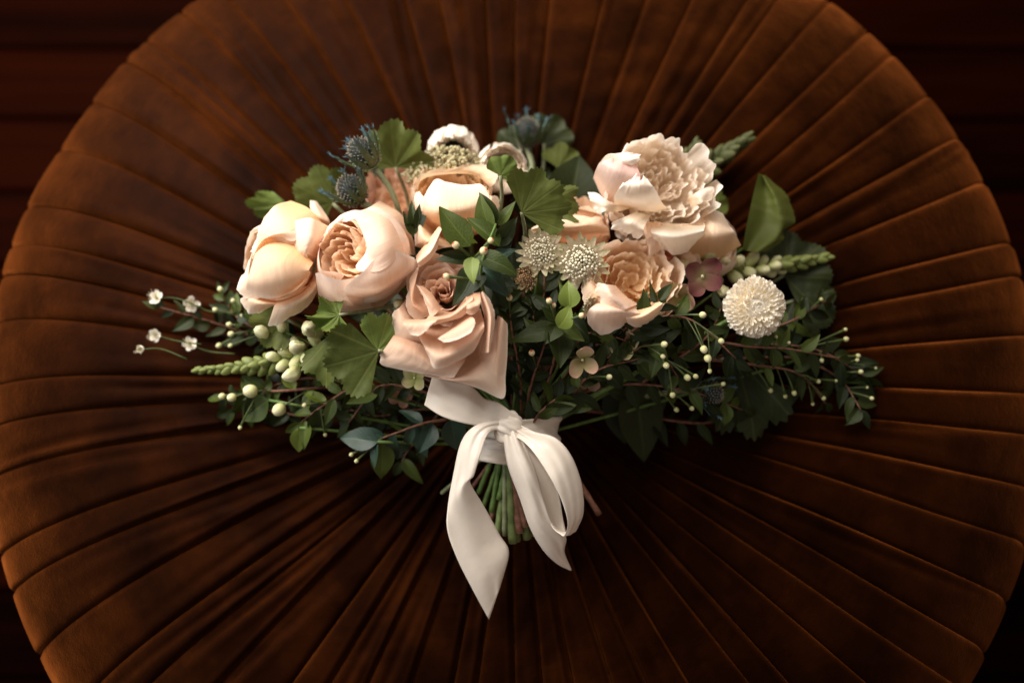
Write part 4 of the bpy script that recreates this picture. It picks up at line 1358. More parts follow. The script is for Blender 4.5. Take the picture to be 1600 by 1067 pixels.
sprig('far right myrtle sprig curving down into the shadow', [(1150, 560, -0.02), (1240, 560, -0.02), (1310, 590, -0.024), (1345, 640, -0.03)], 16, 44, ['myrtle'], 3, 15)
sprig('dark myrtle sprig in the shaded heart of the bouquet', [(800, 600, -0.01), (880, 560, 0.0), (960, 560, 0.01), (1040, 580, 0.01)], 20, 50, ['myrtle'], 0, 16)
sprig('short myrtle sprig below the small brown astrantia', [(850, 600, 0.02), (840, 560, 0.04), (838, 520, 0.05), (830, 480, 0.052)], 10, 42, ['myrtle'], 0, 17)

# left hand, lower
sprig('myrtle sprig with teal leaves pointing left below the big geranium leaf', [(700, 655, 0.012), (660, 662, 0.02), (620, 676, 0.018), (580, 690, 0.012)], 7, 52, ['tealleaf', 'myrtlemid', 'tealleaf'], 0, 20, extra_buds=[(549, 710, 0.01, 9), (557, 720, 0.01, 9)])
sprig('myrtle sprig ending in a hanging light leaf at the lower left', [(640, 610, 0.01), (560, 604, 0.02), (510, 630, 0.012), (470, 660, 0.002)], 9, 48, FR, 0, 21, extra_buds=[(476, 633, 0.02, 10), (508, 679, 0.0, 9)])
sprig('myrtle sprig tucked beneath the geranium leaf and tan rose', [(700, 625, 0.01), (640, 606, 0.02), (590, 605, 0.02), (545, 660, 0.004)], 12, 44, DK, 0, 22)
sprig('leafy myrtle sprig reaching left under the snapdragon spike', [(600, 610, -0.005), (500, 590, 0.0), (420, 605, 0.0), (360, 640, -0.012)], 15, 46, MX, 0, 23)
sprig('myrtle sprig with white opening buds at the far lower left', [(560, 600, -0.01), (450, 610, 0.005), (400, 612, 0.0), (350, 620, -0.01)], 9, 44, FR, 0, 24, extra_buds=[(391, 611, 0.012, 29), (362, 621, 0.006, 20), (347, 619, 0.0, 12), (436, 640, 0.008, 27), (375, 668, 0.0, 8)])
sprig('small berried sprig above the snapdragon spike at the left', [(470, 540, -0.01), (410, 520, -0.01), (365, 490, -0.012), (345, 455, -0.014)], 10, 34, DK, 0, 25, extra_buds=[(344, 452, -0.006, 12), (336, 484, -0.006, 12), (364, 470, -0.006, 10), (379, 493, -0.004, 11), (358, 507, -0.006, 10), (361, 522, -0.006, 11), (342, 540, -0.01, 11), (360, 540, -0.01, 9)])
sprig('dim waxflower sprig with feathery white florets at the far left', [(470, 560, -0.03), (380, 520, -0.026), (320, 500, -0.025), (250, 480, -0.03)], 12, 38, ['darkleaf', 'myrtle'], 0, 26)
sprig('dark myrtle sprig low at the left, close to the velvet', [(640, 640, -0.03), (560, 640, -0.03), (480, 650, -0.033), (420, 640, -0.033)], 16, 42, ['myrtle'], 0, 27)
sprig('dark myrtle sprig behind the teal leaved one', [(720, 640, -0.01), (650, 640, -0.01), (590, 650, -0.012), (545, 640, -0.02)], 16, 42, ['myrtle'], 0, 28)
sprig('myrtle sprig below the cream garden rose', [(600, 560, 0.0), (520, 540, 0.01), (450, 520, 0.01), (390, 500, 0.0)], 14, 40, DK, 0, 29)
sprig('myrtle sprig hanging left of the ribbon loop', [(690, 640, -0.01), (660, 680, -0.015), (640, 700, -0.02), (628, 720, -0.025)], 7, 44, DK, 0, 30)
sprig('myrtle sprig standing above the silk wrapped stems', [(822, 680, 0.01), (840, 650, 0.03), (860, 630, 0.035), (880, 615, 0.035)], 8, 46, ['myrtle', 'myrtlemid'], 0, 31)

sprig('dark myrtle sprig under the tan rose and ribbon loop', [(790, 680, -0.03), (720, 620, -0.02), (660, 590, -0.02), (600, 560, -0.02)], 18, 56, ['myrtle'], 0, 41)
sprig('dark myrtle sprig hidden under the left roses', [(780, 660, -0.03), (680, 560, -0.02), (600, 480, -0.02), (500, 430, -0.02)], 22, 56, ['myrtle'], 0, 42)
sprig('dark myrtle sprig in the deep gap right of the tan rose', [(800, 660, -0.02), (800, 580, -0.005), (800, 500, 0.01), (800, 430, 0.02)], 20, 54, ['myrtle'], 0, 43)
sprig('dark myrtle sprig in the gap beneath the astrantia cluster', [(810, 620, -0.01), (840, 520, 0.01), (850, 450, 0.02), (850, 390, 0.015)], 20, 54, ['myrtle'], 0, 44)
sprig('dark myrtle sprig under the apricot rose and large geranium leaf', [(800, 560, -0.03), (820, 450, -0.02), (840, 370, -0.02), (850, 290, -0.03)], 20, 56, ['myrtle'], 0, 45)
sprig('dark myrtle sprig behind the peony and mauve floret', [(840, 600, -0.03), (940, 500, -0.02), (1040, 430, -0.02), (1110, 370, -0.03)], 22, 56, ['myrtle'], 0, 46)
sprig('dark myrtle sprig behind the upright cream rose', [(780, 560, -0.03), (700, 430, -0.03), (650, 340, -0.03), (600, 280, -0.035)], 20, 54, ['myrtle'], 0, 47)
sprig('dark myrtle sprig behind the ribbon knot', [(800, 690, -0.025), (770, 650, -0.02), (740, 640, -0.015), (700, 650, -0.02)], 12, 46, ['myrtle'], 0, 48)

# centre sprig with big named leaves
root = thing('myrtle_sprig', 'fresh green sprig with red tipped buds between the upright cream rose and tan rose', 'sprig', P(760, 470, 0.05), None, 'myrtle sprigs in the bouquet')
inv = root_inv(root)
v, f, uv = tube_geo(catmull([P(770, 500, 0.05), P(752, 440, 0.085), P(756, 400, 0.095), P(775, 350, 0.09)], 14), [0.0014, 0.0008], 6)
link('twig', mesh('twig', to_local(root, v), f, uv), M['greenstem'], root)
big = [((735, 385), (684, 324), 0.095, 0.50, 'myrtlemid', 1.30), ((768, 365), (744, 304), 0.085, 0.35, 'myrtlemid', 0.8), ((780, 385), (736, 335), 0.090, 0.3, 'myrtlemid', 0.75),
       ((775, 350), (752, 300), 0.085, 0.3, 'myrtle', 0.9), ((778, 352), (805, 315), 0.08, 0.3, 'myrtlemid', 0.9), ((780, 385), (805, 338), 0.085, 0.3, 'myrtle', 0.9),
       ((742, 400), (806, 412), 0.098, 0.4, 'myrtlemid', 0.95), ((738, 402), (735, 432), 0.105, 0.5, 'lightleaf', 1.1), ((742, 380), (735, 370), 0.1, 0.5, 'lightleaf', 1.0),
       ((735, 400), (692, 394), 0.090, 0.3, 'myrtle', 0.8), ((740, 415), (728, 466), 0.092, 0.4, 'myrtle', 1.3), ((748, 415), (790, 452), 0.085, 0.4, 'tealleaf', 0.9),
       ((752, 425), (808, 448), 0.078, 0.4, 'myrtle', 0.9), ((755, 440), (748, 492), 0.070, 0.4, 'myrtle', 1.0), ((770, 400), (800, 395), 0.080, 0.3, 'tealleaf', 1.0),
       ((735, 395), (700, 412), 0.085, 0.3, 'myrtle', 1.1), ((765, 420), (740, 445), 0.08, 0.3, 'myrtle', 1.2), ((780, 390), (800, 370), 0.08, 0.3, 'myrtle', 1.2)]
for k, (a, b, z, up, mt, wk) in enumerate(big):
    pa, pb = P(a[0], a[1], z - 0.006), P(b[0], b[1], z + 0.004)
    place_leaf(root, inv, pa, pb - pa, TOCAM + Vector((random.Random(k).uniform(-up, up), random.Random(k + 50).uniform(-up, up), 0)), (pb - pa).length, mt, k, True, wk)
for (a, b, z) in [((733, 400), (712, 383), 0.108), ((745, 400), (767, 376), 0.108), ((742, 402), (756, 392), 0.11), ((752, 440), (697, 432), 0.10)]:
    place_bud(root, inv, P(a[0], a[1], z - 0.01), P(b[0], b[1], z), 7.6 * S(z), 'redbud', 0.0009)

# bright leaf pair in the middle
root = thing('leafy_sprig', 'two bright green leaves with red buds below the largest astrantia', 'sprig', P(880, 540, 0.045), None, 'leafy sprigs in the bouquet')
inv = root_inv(root)
v, f, uv = tube_geo(catmull([P(850, 620, 0.02), P(868, 550, 0.05), P(874, 500, 0.07)], 12), [0.0012, 0.0008], 6)
link('twig', mesh('twig', to_local(root, v), f, uv), M['twig'], root)
for k, (a, b, z, mt, wk) in enumerate([((890, 482), (888, 440), 0.078, 'lightleaf', 1.35), ((872, 512), (896, 485), 0.080, 'lightleaf', 1.6), ((870, 500), (848, 480), 0.072, 'myrtlemid', 1.1),
                                       ((868, 508), (858, 535), 0.07, 'myrtle', 1.2), ((872, 510), (800, 530), 0.065, 'myrtle', 0.9), ((880, 505), (905, 530), 0.07, 'myrtlemid', 1.1),
                                       ((872, 512), (876, 572), 0.062, 'myrtle', 1.2), ((886, 478), (876, 440), 0.07, 'myrtlemid', 0.6), ((890, 500), (922, 520), 0.06, 'myrtle', 1.0)]):
    pa, pb = P(a[0], a[1], z - 0.004), P(b[0], b[1], z + 0.004)
    place_leaf(root, inv, pa, pb - pa, TOCAM + Vector((random.Random(k + 9).uniform(-.4, .4), random.Random(k + 70).uniform(-.4, .4), 0)), (pb - pa).length, mt, k + 2, True, wk)
for (a, b, z) in [((868, 500), (858, 470), 0.084), ((880, 505), (909, 493), 0.082), ((868, 500), (865, 477), 0.08)]:
    place_bud(root, inv, P(a[0], a[1], z - 0.01), P(b[0], b[1], z), 6.4 * S(z), 'redbud', 0.0008)

# one pale leaf by the wrapped stems
root = thing('leafy_sprig', 'single pale underside leaf beside the top of the silk wrap', 'sprig', P(848, 650, 0.03), None, 'leafy sprigs in the bouquet')
inv = root_inv(root)
pa, pb = P(864, 636, 0.036), P(898, 640, 0.04)
place_leaf(root, inv, pa, pb - pa, TOCAM + Vector((0, -0.2, 0)), (pb - pa).length, 'sage', 3, True, 1.1)
v, f, uv = tube_geo(catmull([P(846, 655, 0.02), P(852, 642, 0.03), P(864, 636, 0.036)], 8), [0.0009, 0.0007], 6)
link('twig', mesh('twig', to_local(root, v), f, uv), M['twig'], root)


# ------------------------------------------------------------------ geranium leaves
def geranium(label, px, py, z, size, ang, normal, mat='geranium', span=150, lobes=5, cup=0.15, ruffle=0.10, serr=0.065, seed=0, stem_to=None, droop=0.0, group='geranium leaves in the bouquet', name='geranium_leaf', squash=1.0, foldk=0.0):
    """fan leaf: (px, py) is where the stalk joins, ang the screen direction of its middle lobe"""
    z = clear(px + 0.5 * size * math.cos(R(ang)), py - 0.5 * size * math.sin(R(ang)), z, 0.014)
    s_ = S(z) * size
    r_ = np.random.RandomState(seed)
    n = Vector(normal).normalized()
    nd = D(*normal)
    dirv = SRT * math.cos(R(ang)) + SUP * math.sin(R(ang))
    dirv = (dirv - nd * dirv.dot(nd)).normalized()
    x = dirv.cross(nd)
    q = Matrix((x, dirv, nd)).transposed().to_quaternion()
    root = thing(name, label, 'leaf', P(px, py, z), q, group)
    nth, nr = 97, 14
    th = np.linspace(-R(span), R(span), nth)[None, :]
    rr_ = np.linspace(0.02, 1, nr)[:, None]
    k = lobes * math.pi / (2 * R(span))
    lob = np.abs(np.cos(th * k)) if lobes % 2 else np.abs(np.sin(th * k))
    outl = 0.84 + 0.16 * lob ** 0.8
    outl = outl * (1 - 0.18 * (np.abs(th) / R(span)) ** 2)
    saw = (np.abs(((th * 9.5 + 0.3 * r_.randn()) % 1.0) - 0.5) * 2)
    outl = outl + serr * (saw - 0.5) + 0.02 * np.sin(th * 5 + r_.uniform(0, 6))
    rad = rr_ * (1 + (outl - 1) * rr_ ** 1.5)
    X = rad * np.sin(th) * squash
    Y = rad * np.cos(th)
    Z = cup * rad ** 2 - ruffle * 0.24 * lob * rad + 0.07 * rad * np.sin(X * 4 + r_.uniform(0, 6)) * np.cos(Y * 3.5 + r_.uniform(0, 6)) - 0.10 * rad ** 4 * (1 + np.sin(th * 2 + r_.uniform(0, 6))) + ruffle * rad ** 2.5 * np.sin(th * lobes * 0.9 + r_.uniform(0, 6)) + 0.4 * ruffle * rad ** 3 * np.sin(th * 11 + r_.uniform(0, 6)) - droop * Y * np.abs(Y)
    Z = Z + foldk * np.abs(X)
    Z = Z + 0.012 * np.sin(X * 22 + r_.uniform(0, 6)) * np.sin(Y * 19) * rr_
    v = np.stack([X, Y, Z], -1).reshape(-1, 3) * s_
    # uv: u = 0.5 on each lobe's vein
    uu = 0.5 + (np.mod(th * k / math.pi + (0.5 if lobes % 2 else 0.0), 1.0) - 0.5) * rr_
    uv = np.stack([uu + 0 * rr_, rr_ + 0 * uu], -1).reshape(-1, 2)
    link('blade', mesh('blade', v, gfaces(nth, nr), uv), M[mat], root)
    if stem_to:
        b = Vector(root.location)
        e = P(*stem_to)
        v, f, uv = tube_geo(catmull([b, b * 0.5 + e * 0.5 + Vector((0.002, 0, -0.004)), e], 9), [0.0013, 0.0017], 7)
        link('stalk', mesh('stalk', to_local(root, v), f, uv), M['greystem'], root)
    return root


geranium('large ruffled geranium leaf above the centre sprig', 815, 333, 0.078, 82, 40, (-0.1, -0.35, 0.9), seed=1, stem_to=(818, 385, 0.04), span=75, lobes=5, ruffle=0.12)
geranium('small folded geranium leaf above the large ruffled one', 782, 275, 0.075, 36, 60, (0.2, -0.2, 0.9), seed=2, stem_to=(778, 340, 0.05), span=95, lobes=3, mat='gerbright', ruffle=0.2)
geranium('curled geranium leaf hanging under the large ruffled one', 856, 312, 0.055, 58, -40, (0.3, 0.2, 0.9), seed=3, stem_to=(830, 380, 0.03), span=80, lobes=5, ruffle=0.2)
geranium('broad geranium leaf left of the dusty tan rose', 592, 548, 0.082, 88, 196, (0.15, -0.1, 0.95), seed=4, stem_to=(640, 560, 0.03), span=62, lobes=3, ruffle=0.08)
geranium('dark scalloped leaf fold beneath the broad geranium leaf', 520, 520, 0.060, 84, 258, (-0.5, 0.1, 0.8), seed=5, stem_to=(590, 548, 0.05), span=48, lobes=3, ruffle=0.14, mat='geranium')
geranium('folded geranium leaf touching the left edge of the tan rose', 590, 548, 0.076, 62, 70, (0.35, 0.1, 0.9), seed=6, stem_to=(640, 560, 0.03), span=58, lobes=3, ruffle=0.22, mat='gerbright')
geranium('frilled curly geranium leaf under the round blush cup rose', 530, 492, 0.070, 50, 190, (0.0, 0.3, 0.9), seed=7, stem_to=(640, 470, 0.03), span=110, lobes=7, ruffle=0.5, serr=0.12, mat='gerbright', squash=0.7)
geranium('geranium leaf standing behind the uppermost blue thistle', 618, 262, 0.020, 76, 88, (-0.2, -0.4, 0.85), seed=8, stem_to=(640, 330, -0.01), span=95, lobes=5, ruffle=0.2, serr=0.06)
geranium('soft geranium leaf at the left of the thistles', 520, 318, 0.0, 68, 150, (0.2, -0.3, 0.9), seed=9, stem_to=(580, 380, -0.02), span=95, lobes=5, ruffle=0.1)
geranium('small pale geranium leaf above the left cream garden rose', 452, 322, -0.005, 68, 178, (0.2, 0.0, 0.95), seed=10, stem_to=(500, 380, -0.02), span=60, lobes=3, mat='gerbright', ruffle=0.2, squash=0.5, serr=0.07)
root = thing('geranium_leaf', 'tall fan shaped leaf right of the white peony', 'leaf', P(1160, 388, 0.0), None, 'geranium leaves in the bouquet')
patch(root, [(0.018, 0.0, [(1160, 390), (1168, 345), (1178, 300), (1185, 271)]), (0.010, 0.0, [(1168, 392), (1190, 350), (1198, 310), (1188, 272)]), (0.016, 0.0, [(1185, 394), (1218, 362), (1216, 318), (1192, 274)]),
             (0.004, 0.0, [(1204, 392), (1226, 374), (1222, 362), (1241, 348), (1236, 318), (1222, 296), (1196, 273)])], 'geranium', seed=81, nu=41, nv=25, edge=0.9, ef=26, wav=0.0012, name='blade')
add_stem(root, Vector(root.location), r=0.0013)
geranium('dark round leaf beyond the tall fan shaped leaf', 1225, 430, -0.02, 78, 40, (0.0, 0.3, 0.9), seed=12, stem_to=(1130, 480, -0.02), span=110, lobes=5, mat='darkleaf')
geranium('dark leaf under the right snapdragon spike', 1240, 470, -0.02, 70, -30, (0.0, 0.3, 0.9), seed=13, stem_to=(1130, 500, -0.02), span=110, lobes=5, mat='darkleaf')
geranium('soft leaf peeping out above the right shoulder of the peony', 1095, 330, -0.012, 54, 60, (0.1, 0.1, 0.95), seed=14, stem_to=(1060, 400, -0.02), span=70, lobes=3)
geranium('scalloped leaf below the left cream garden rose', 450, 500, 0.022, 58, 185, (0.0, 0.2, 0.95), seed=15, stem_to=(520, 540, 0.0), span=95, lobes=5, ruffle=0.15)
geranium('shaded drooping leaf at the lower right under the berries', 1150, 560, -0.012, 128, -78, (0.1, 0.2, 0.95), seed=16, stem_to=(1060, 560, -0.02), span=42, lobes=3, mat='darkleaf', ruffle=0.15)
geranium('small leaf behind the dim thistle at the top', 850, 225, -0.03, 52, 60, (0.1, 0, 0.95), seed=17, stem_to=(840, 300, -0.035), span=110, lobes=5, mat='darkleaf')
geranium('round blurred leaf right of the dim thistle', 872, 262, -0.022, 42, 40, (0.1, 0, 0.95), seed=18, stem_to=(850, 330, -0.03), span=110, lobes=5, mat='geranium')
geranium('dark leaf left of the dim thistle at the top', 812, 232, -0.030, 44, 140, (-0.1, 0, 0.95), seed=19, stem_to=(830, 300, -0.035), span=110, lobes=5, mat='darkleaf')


def broad_leaf(label, a, b, za, zb, mat, wk, n=(0, 0, 1), k=0, bend=0.15):
    pa, pb = P(a[0], a[1], clear(a[0], a[1], za)), P(b[0], b[1], clear(b[0], b[1], zb, 0.010))
    root = thing('broad_leaf', label, 'leaf', pa, None, 'broad leaves in the bouquet')
    d = (pb - pa)
    L = d.length
    d.normalize()
    nn = D(*n)
    nn = (nn - d * nn.dot(d)).normalized()
    x = d.cross(nn)
    v, f, uv = leaf_mesh(0.26 * wk, bend, 0.2, 0.1, k, 11, 17)
    m = np.array(Matrix((x, d, nn)).transposed())
    link('blade', mesh('blade', (v * L) @ m.T, f, uv), M[mat], root)
    e = TIE
    v, f, uv = tube_geo(catmull([pa, pa * 0.5 + e * 0.5 + Vector((0, 0, -0.012)), e], 9), [0.0012, 0.0014], 6)
    link('stalk', mesh('stalk', to_local(root, v), f, uv), M['greenstem'], root)


broad_leaf('dark pointed leaf between the geranium leaf and the peony', (880, 350), (915, 238), 0.0, -0.005, 'darkleaf', 1.5, (0.3, 0, 0.9), 1)
broad_leaf('second dark leaf behind the pointed one, left of the peony', (905, 350), (938, 290), 0.0, -0.01, 'darkleaf', 1.7, (-0.3, 0, 0.9), 2)
broad_leaf('long shaded leaf hanging below the bouquet, left of its pair', (965, 590), (972, 700), -0.012, -0.032, 'darkleaf', 1.0, (-0.3, 0, 0.9), 3)
broad_leaf('long shaded leaf hanging below the bouquet, right of its pair', (992, 590), (1012, 726), -0.010, -0.034, 'darkleaf', 1.15, (0.2, 0, 0.9), 4)
broad_leaf('teal leaf squeezed between the ribbon and its left loop', (703, 655), (716, 704), 0.012, 0.006, 'tealleaf', 1.7, (0.3, 0, 0.9), 5)
broad_leaf('narrow teal leaf hanging left of the ribbon', (651, 664), (664, 718), 0.012, 0.004, 'tealleaf', 1.0, (-0.3, 0, 0.9), 6)
broad_leaf('green hanging leaf lowest at the left of the ribbon', (598, 690), (596, 752), 0.012, -0.004, 'myrtlemid', 1.2, (0.2, 0, 0.9), 7)
broad_leaf('light green hanging leaf at the lower left edge', (468, 668), (466, 708), 0.004, -0.004, 'lightleaf', 1.4, (0.2, 0, 0.9), 8)
broad_leaf('teal leaf pointing left above the lowest hanging leaf', (590, 690), (529, 680), 0.016, 0.012, 'tealleaf', 1.25, (0.0, 0.4, 0.9), 9)
broad_leaf('light leaf pointing down left of the white opening buds', (420, 625), (374, 656), 0.004, -0.004, 'myrtlemid', 1.5, (0.0, 0.2, 0.9), 10)
broad_leaf('narrow dark blade curving down at the lower right', (1255, 560), (1232, 652), -0.01, -0.03, 'myrtle', 0.5, (0.2, 0, 0.9), 11)
broad_leaf('dark leaf lying under the astrantia cluster', (820, 470), (790, 500), 0.045, 0.04, 'myrtle', 1.5, (0.2, 0, 0.9), 12)

# feathery dark leaflets left of the upright rose
for k, (lab, a, b) in enumerate([('dark feathery leaf standing before the upright cream rose', (650, 372), (652, 305))]):
    root = thing('feathery_leaf', lab, 'leaf', P(a[0], a[1], 0.055))
    inv = root_inv(root)
    for j, (ex, ey) in enumerate([(628, 330), (640, 312), (662, 306), (668, 325), (634, 350), (652, 322)]):
        pa, pb = P(650 + (j % 3 - 1) * 3, 370 - j * 4, 0.058), P(ex, ey, 0.064)
        o = place_leaf(root, inv, pa, pb - pa, TOCAM, (pb - pa).length, 'myrtle', j, False, 0.7)
        o.name = 'leaflet'


# ------------------------------------------------------------------ snapdragon spikes
def snapdragon(label, p0, p1, nb, size0, size1, seed, white=0.45, bend=0.0, mats=('snap', 'snapgreen'), cal='gerbright'):
    p0 = (p0[0], p0[1], clear(*p0, 0.012))
    p1 = (p1[0], p1[1], clear(*p1, 0.016))
    a, b = P(*p0), P(*p1)
    root = thing('snapdragon_spike', label, 'snapdragon', a, None, 'snapdragon spikes in the bouquet')
    r_ = random.Random(seed)
    d = (b - a).normalized()
    side = d.cross(TOCAM).normalized()
    up = side.cross(d).normalized()
    mid = a * 0.5 + b * 0.5 + side * bend
    path = catmull([a, mid, b], 16)
    v, f, uv = tube_geo(path, [0.0022, 0.0010], 7)
    link('spike_stem', mesh('spike_stem', to_local(root, v), f, uv), M['cutstem'], root)
    for i in range(nb):
        t = (i / (nb - 1)) ** 0.85
        x = t * 15
        k = min(int(x), 14)
        p = Vector(path[k] * (1 - x + k) + path[k + 1] * (x - k))
        th = i * 2.2 + r_.uniform(-0.3, 0.3)
        rad = side * math.cos(th) + up * math.sin(th)
        if rad.dot(TOCAM) < -0.5:
            rad = rad - TOCAM * rad.dot(TOCAM) * 0.7
        sz = (size0 * (1 - t) + size1 * t) * S(p0[2]) * r_.uniform(0.85, 1.15)
        lean = 0.5 + 0.9 * t
        dd = (rad * (1 - 0.55 * t) + d * lean).normalized()
        c_ = p + dd * sz * 0.75
        open_ = t < white
        v, f, uv = ball_geo((0, 0, 0), sz * (0.44 if open_ else 0.5), 12, 11, None, 1.6, -0.22 if open_ else 0.30)
        # lip groove along the bud
        ang = np.arctan2(v[:, 1], v[:, 0])
        v[:, :2] *= (1 - 0.30 * np.exp(-(ang / 0.30) ** 2) - 0.16 * np.exp(-((np.abs(ang) - 2.1) / 0.25) ** 2) + 0.05 * np.sin(ang * 3 + i))[:, None]
        if open_:
            v[:, 0] += 0.18 * sz * (v[:, 2] / sz) ** 2 * np.sign(v[:, 2])
        m = frame(dd, r_.uniform(0, 6)).to_matrix().to_4x4()
        m.translation = c_
        mm = np.array(root_inv(root) @ m)
        v = v @ mm[:3, :3].T + mm[:3, 3]
        link('bud', mesh('bud', v, f, uv), M[mats[0] if open_ else mats[1]], root)
        mb = MB()
        for q in range(4):
            lf = leaf_mesh(0.34, -0.25, 0.4, 0, q, 5, 6)
            an = q * math.pi / 2 + 0.4
            w_ = rotz(lf[0][:, [0, 2, 1]] * np.array([1, 1, 1]) + np.array([0, -0.42 if True else 0, 0]), an) * sz * 0.60 * (1.0 if open_ else 1.15)
            w_[:, 2] -= sz * 0.55
            w_ = w_ @ mm[:3, :3].T + mm[:3, 3]
            mb.add(w_, lf[1], lf[2])
        link('calyx', mb.mesh('calyx'), M[cal], root)
    return root


snapdragon('green tipped snapdragon spike pointing left at the lower left', (500, 545, 0.022), (312, 578, 0.0), 36, 21, 9, 3, 0.34, -0.004)
snapdragon('soft snapdragon spike pointing right beyond the pompom chrysanthemum', (1110, 420, 0.0), (1290, 402, -0.012), 30, 25, 10, 4, 0.55, 0.003)
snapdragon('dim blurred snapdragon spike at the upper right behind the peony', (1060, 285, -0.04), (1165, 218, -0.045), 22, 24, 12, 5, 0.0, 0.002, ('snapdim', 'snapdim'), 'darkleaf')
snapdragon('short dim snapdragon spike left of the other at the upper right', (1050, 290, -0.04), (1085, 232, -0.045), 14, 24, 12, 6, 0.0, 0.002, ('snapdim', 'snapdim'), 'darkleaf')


# --- loose pale snapdragon blooms at the left and right
def bloom_bud(label, px, py, z, size, axis, seed, mat='snap'):
    s_ = S(z) * size * 0.41
    root = thing('pale_bud', label, 'bud', P(px, py, z) - axis * s_, frame(axis, seed), 'loose pale snapdragon buds')
    v, f, uv = ball_geo((0, 0, s_), s_ * 0.78, 20, 16, None, 1.6, -0.16)
    ang = np.arctan2(v[:, 1], v[:, 0])
    v[:, :2] *= (1 - 0.34 * np.exp(-(ang / 0.28) ** 2) - 0.22 * np.exp(-((ang - 2.2) / 0.25) ** 2) - 0.15 * np.exp(-((ang + 1.9) / 0.25) ** 2) + 0.05 * np.sin(v[:, 2] / s_ * 7 + 3 * ang))[:, None]
    v[:, 0] += 0.25 * s_ * ((v[:, 2] - s_) / s_) ** 2
    link('lips', mesh('lips', v, f, uv), M[mat], root)
    v, f, uv = ball_geo((0, 0, -0.1 * s_), s_ * 0.55, 10, 7, None, 1.0)
    link('calyx', mesh('calyx', v, f, uv), M['gerbright'], root)
    add_stem(root, root.location.copy(), r=0.001)


bloom_bud('fat pale bud at the edge of the frilled geranium leaf', 487, 514, 0.045, 42, D(-0.5, 0.3, 0.8), 1)
bloom_bud('round pale bud left of the dark scalloped leaf fold', 464, 543, 0.045, 34, D(-0.4, 0, 0.9), 2)
bloom_bud('curled pale bud low beside the dark scalloped leaf fold', 458, 584, 0.03, 36, D(-0.4, -0.5, 0.7), 3)
bloom_bud('pale bud directly under the left cream garden rose', 412, 520, 0.02, 32, D(-0.4, 0.2, 0.9), 4)
bloom_bud('pale bud between the left rose tip and the snapdragon spike', 440, 512, 0.03, 24, D(0.1, 0.4, 0.9), 5)
bloom_bud('small pale bud at the lower left edge of the blush cup rose', 622, 474, 0.05, 22, D(-0.3, -0.2, 0.9), 6)
bloom_bud('pale curved bud right below the cream rose near the fan leaf', 1108, 398, 0.02, 34, D(0.3, 0.3, 0.9), 7)
bloom_bud('pale bud behind the mauve hydrangea floret', 1066, 418, 0.015, 40, D(-0.2, 0.4, 0.8), 8)
bloom_bud('pale bud between the pompom and the mauve floret', 1130, 455, 0.02, 30, D(0.2, -0.4, 0.9), 9)
bloom_bud('coral pink bud in the dark gap under the peony', 1042, 412, 0.02, 30, D(-0.2, 0.2, 0.9), 10, 'coral')


# ------------------------------------------------------------------ hydrangea florets
def floret4(label, px, py, z, size, axis, mat, seed, npet=4, stem_to=None, cup=0.2, name='hydrangea_floret'):
    s_ = S(z) * size / 2
    root = thing(name, label, 'floret', P(px, py, z), frame(axis, seed * 0.7), 'hydrangea florets in the bouquet')
    r_ = random.Random(seed)
    for i in range(npet):
        nu, nv = 11, 11
        u = np.linspace(-1, 1, nu)[None, :]
        t = np.linspace(0, 1, nv)[:, None]
        wv = 0.50 * np.sin(np.clip(t * 0.80 + 0.06, 0, 1) * math.pi * 0.93) ** 0.7
        x = 0.05 + t * (1 - 0.16 * np.abs(u) ** 2.5) * 1.0
        zc = cup * t ** 1.6 + 0.10 * u * u * t + 0.04 * np.sin(3 * u + 4 * t + r_.uniform(0, 6)) + r_.uniform(0, 0.12) * t
        v = np.stack([x, u * wv, zc + 0 * u], -1).reshape(-1, 3) * s_ * r_.uniform(0.9, 1.1)
        v = rotz(v, i * 2 * math.pi / npet + r_.uniform(-0.2, 0.2)) + np.array([0, 0, 0.02 * s_ * (i % 2)])
        uv = np.stack([np.broadcast_to(u / 2 + 0.5, x.shape), np.broadcast_to(t, x.shape)], -1).reshape(-1, 2)
        link('petal', mesh('petal', v, gfaces(nu, nv), uv), M[mat], root)
    v, f, uv = ball_geo((0, 0, 0.06 * s_), 0.10 * s_, 8, 6)
    link('eye', mesh('eye', v, f, uv), M['bud'], root)
    e = P(*stem_to) if stem_to else TIE
    b = Vector(root.location)
    v, f, uv = tube_geo(catmull([b, b * 0.5 + e * 0.5 + Vector((0, 0, -0.006)), e], 9), [0.0006, 0.0010], 6)
    link('stalk', mesh('stalk', to_local(root, v), f, uv), M['twig'], root)


floret4('mauve hydrangea floret left of the pompom chrysanthemum', 1097, 432, 0.055, 62, D(0.1, -0.1, 0.98), 'mauve', 1, 4, (1045, 475, 0.03), 0.35)
floret4('faded greenish mauve floret just left of the bright mauve one', 1058, 462, 0.042, 58, D(-0.3, -0.3, 0.9), 'greige', 2, 4, (1000, 500, 0.02))
floret4('pale green hydrangea floret on the edge of the golden peach rose', 1000, 505, 0.052, 46, D(0, -0.3, 0.9), 'lime', 3, 4, (950, 560, 0.03), 0.3)
floret4('pale green floret curling below its twin under the golden rose', 978, 540, 0.04, 44, D(-0.2, 0.1, 0.9), 'lime', 4, 4, (930, 580, 0.02), 0.3)
floret4('folded beige floret low in the middle of the leaves', 910, 562, 0.055, 50, D(0.1, -0.3, 0.95), 'greige', 5, 3, (880, 620, 0.02), 0.7)
floret4('pale floret poking out below the dusty tan rose at the left', 648, 590, 0.03, 40, D(-0.2, -0.2, 0.95), 'lime', 6, 4)
floret4('small faded floret in the shadow below the beige one', 918, 590, 0.03, 40, D(0.3, -0.2, 0.9), 'greige', 7, 4, (880, 640, 0.0), 0.5)
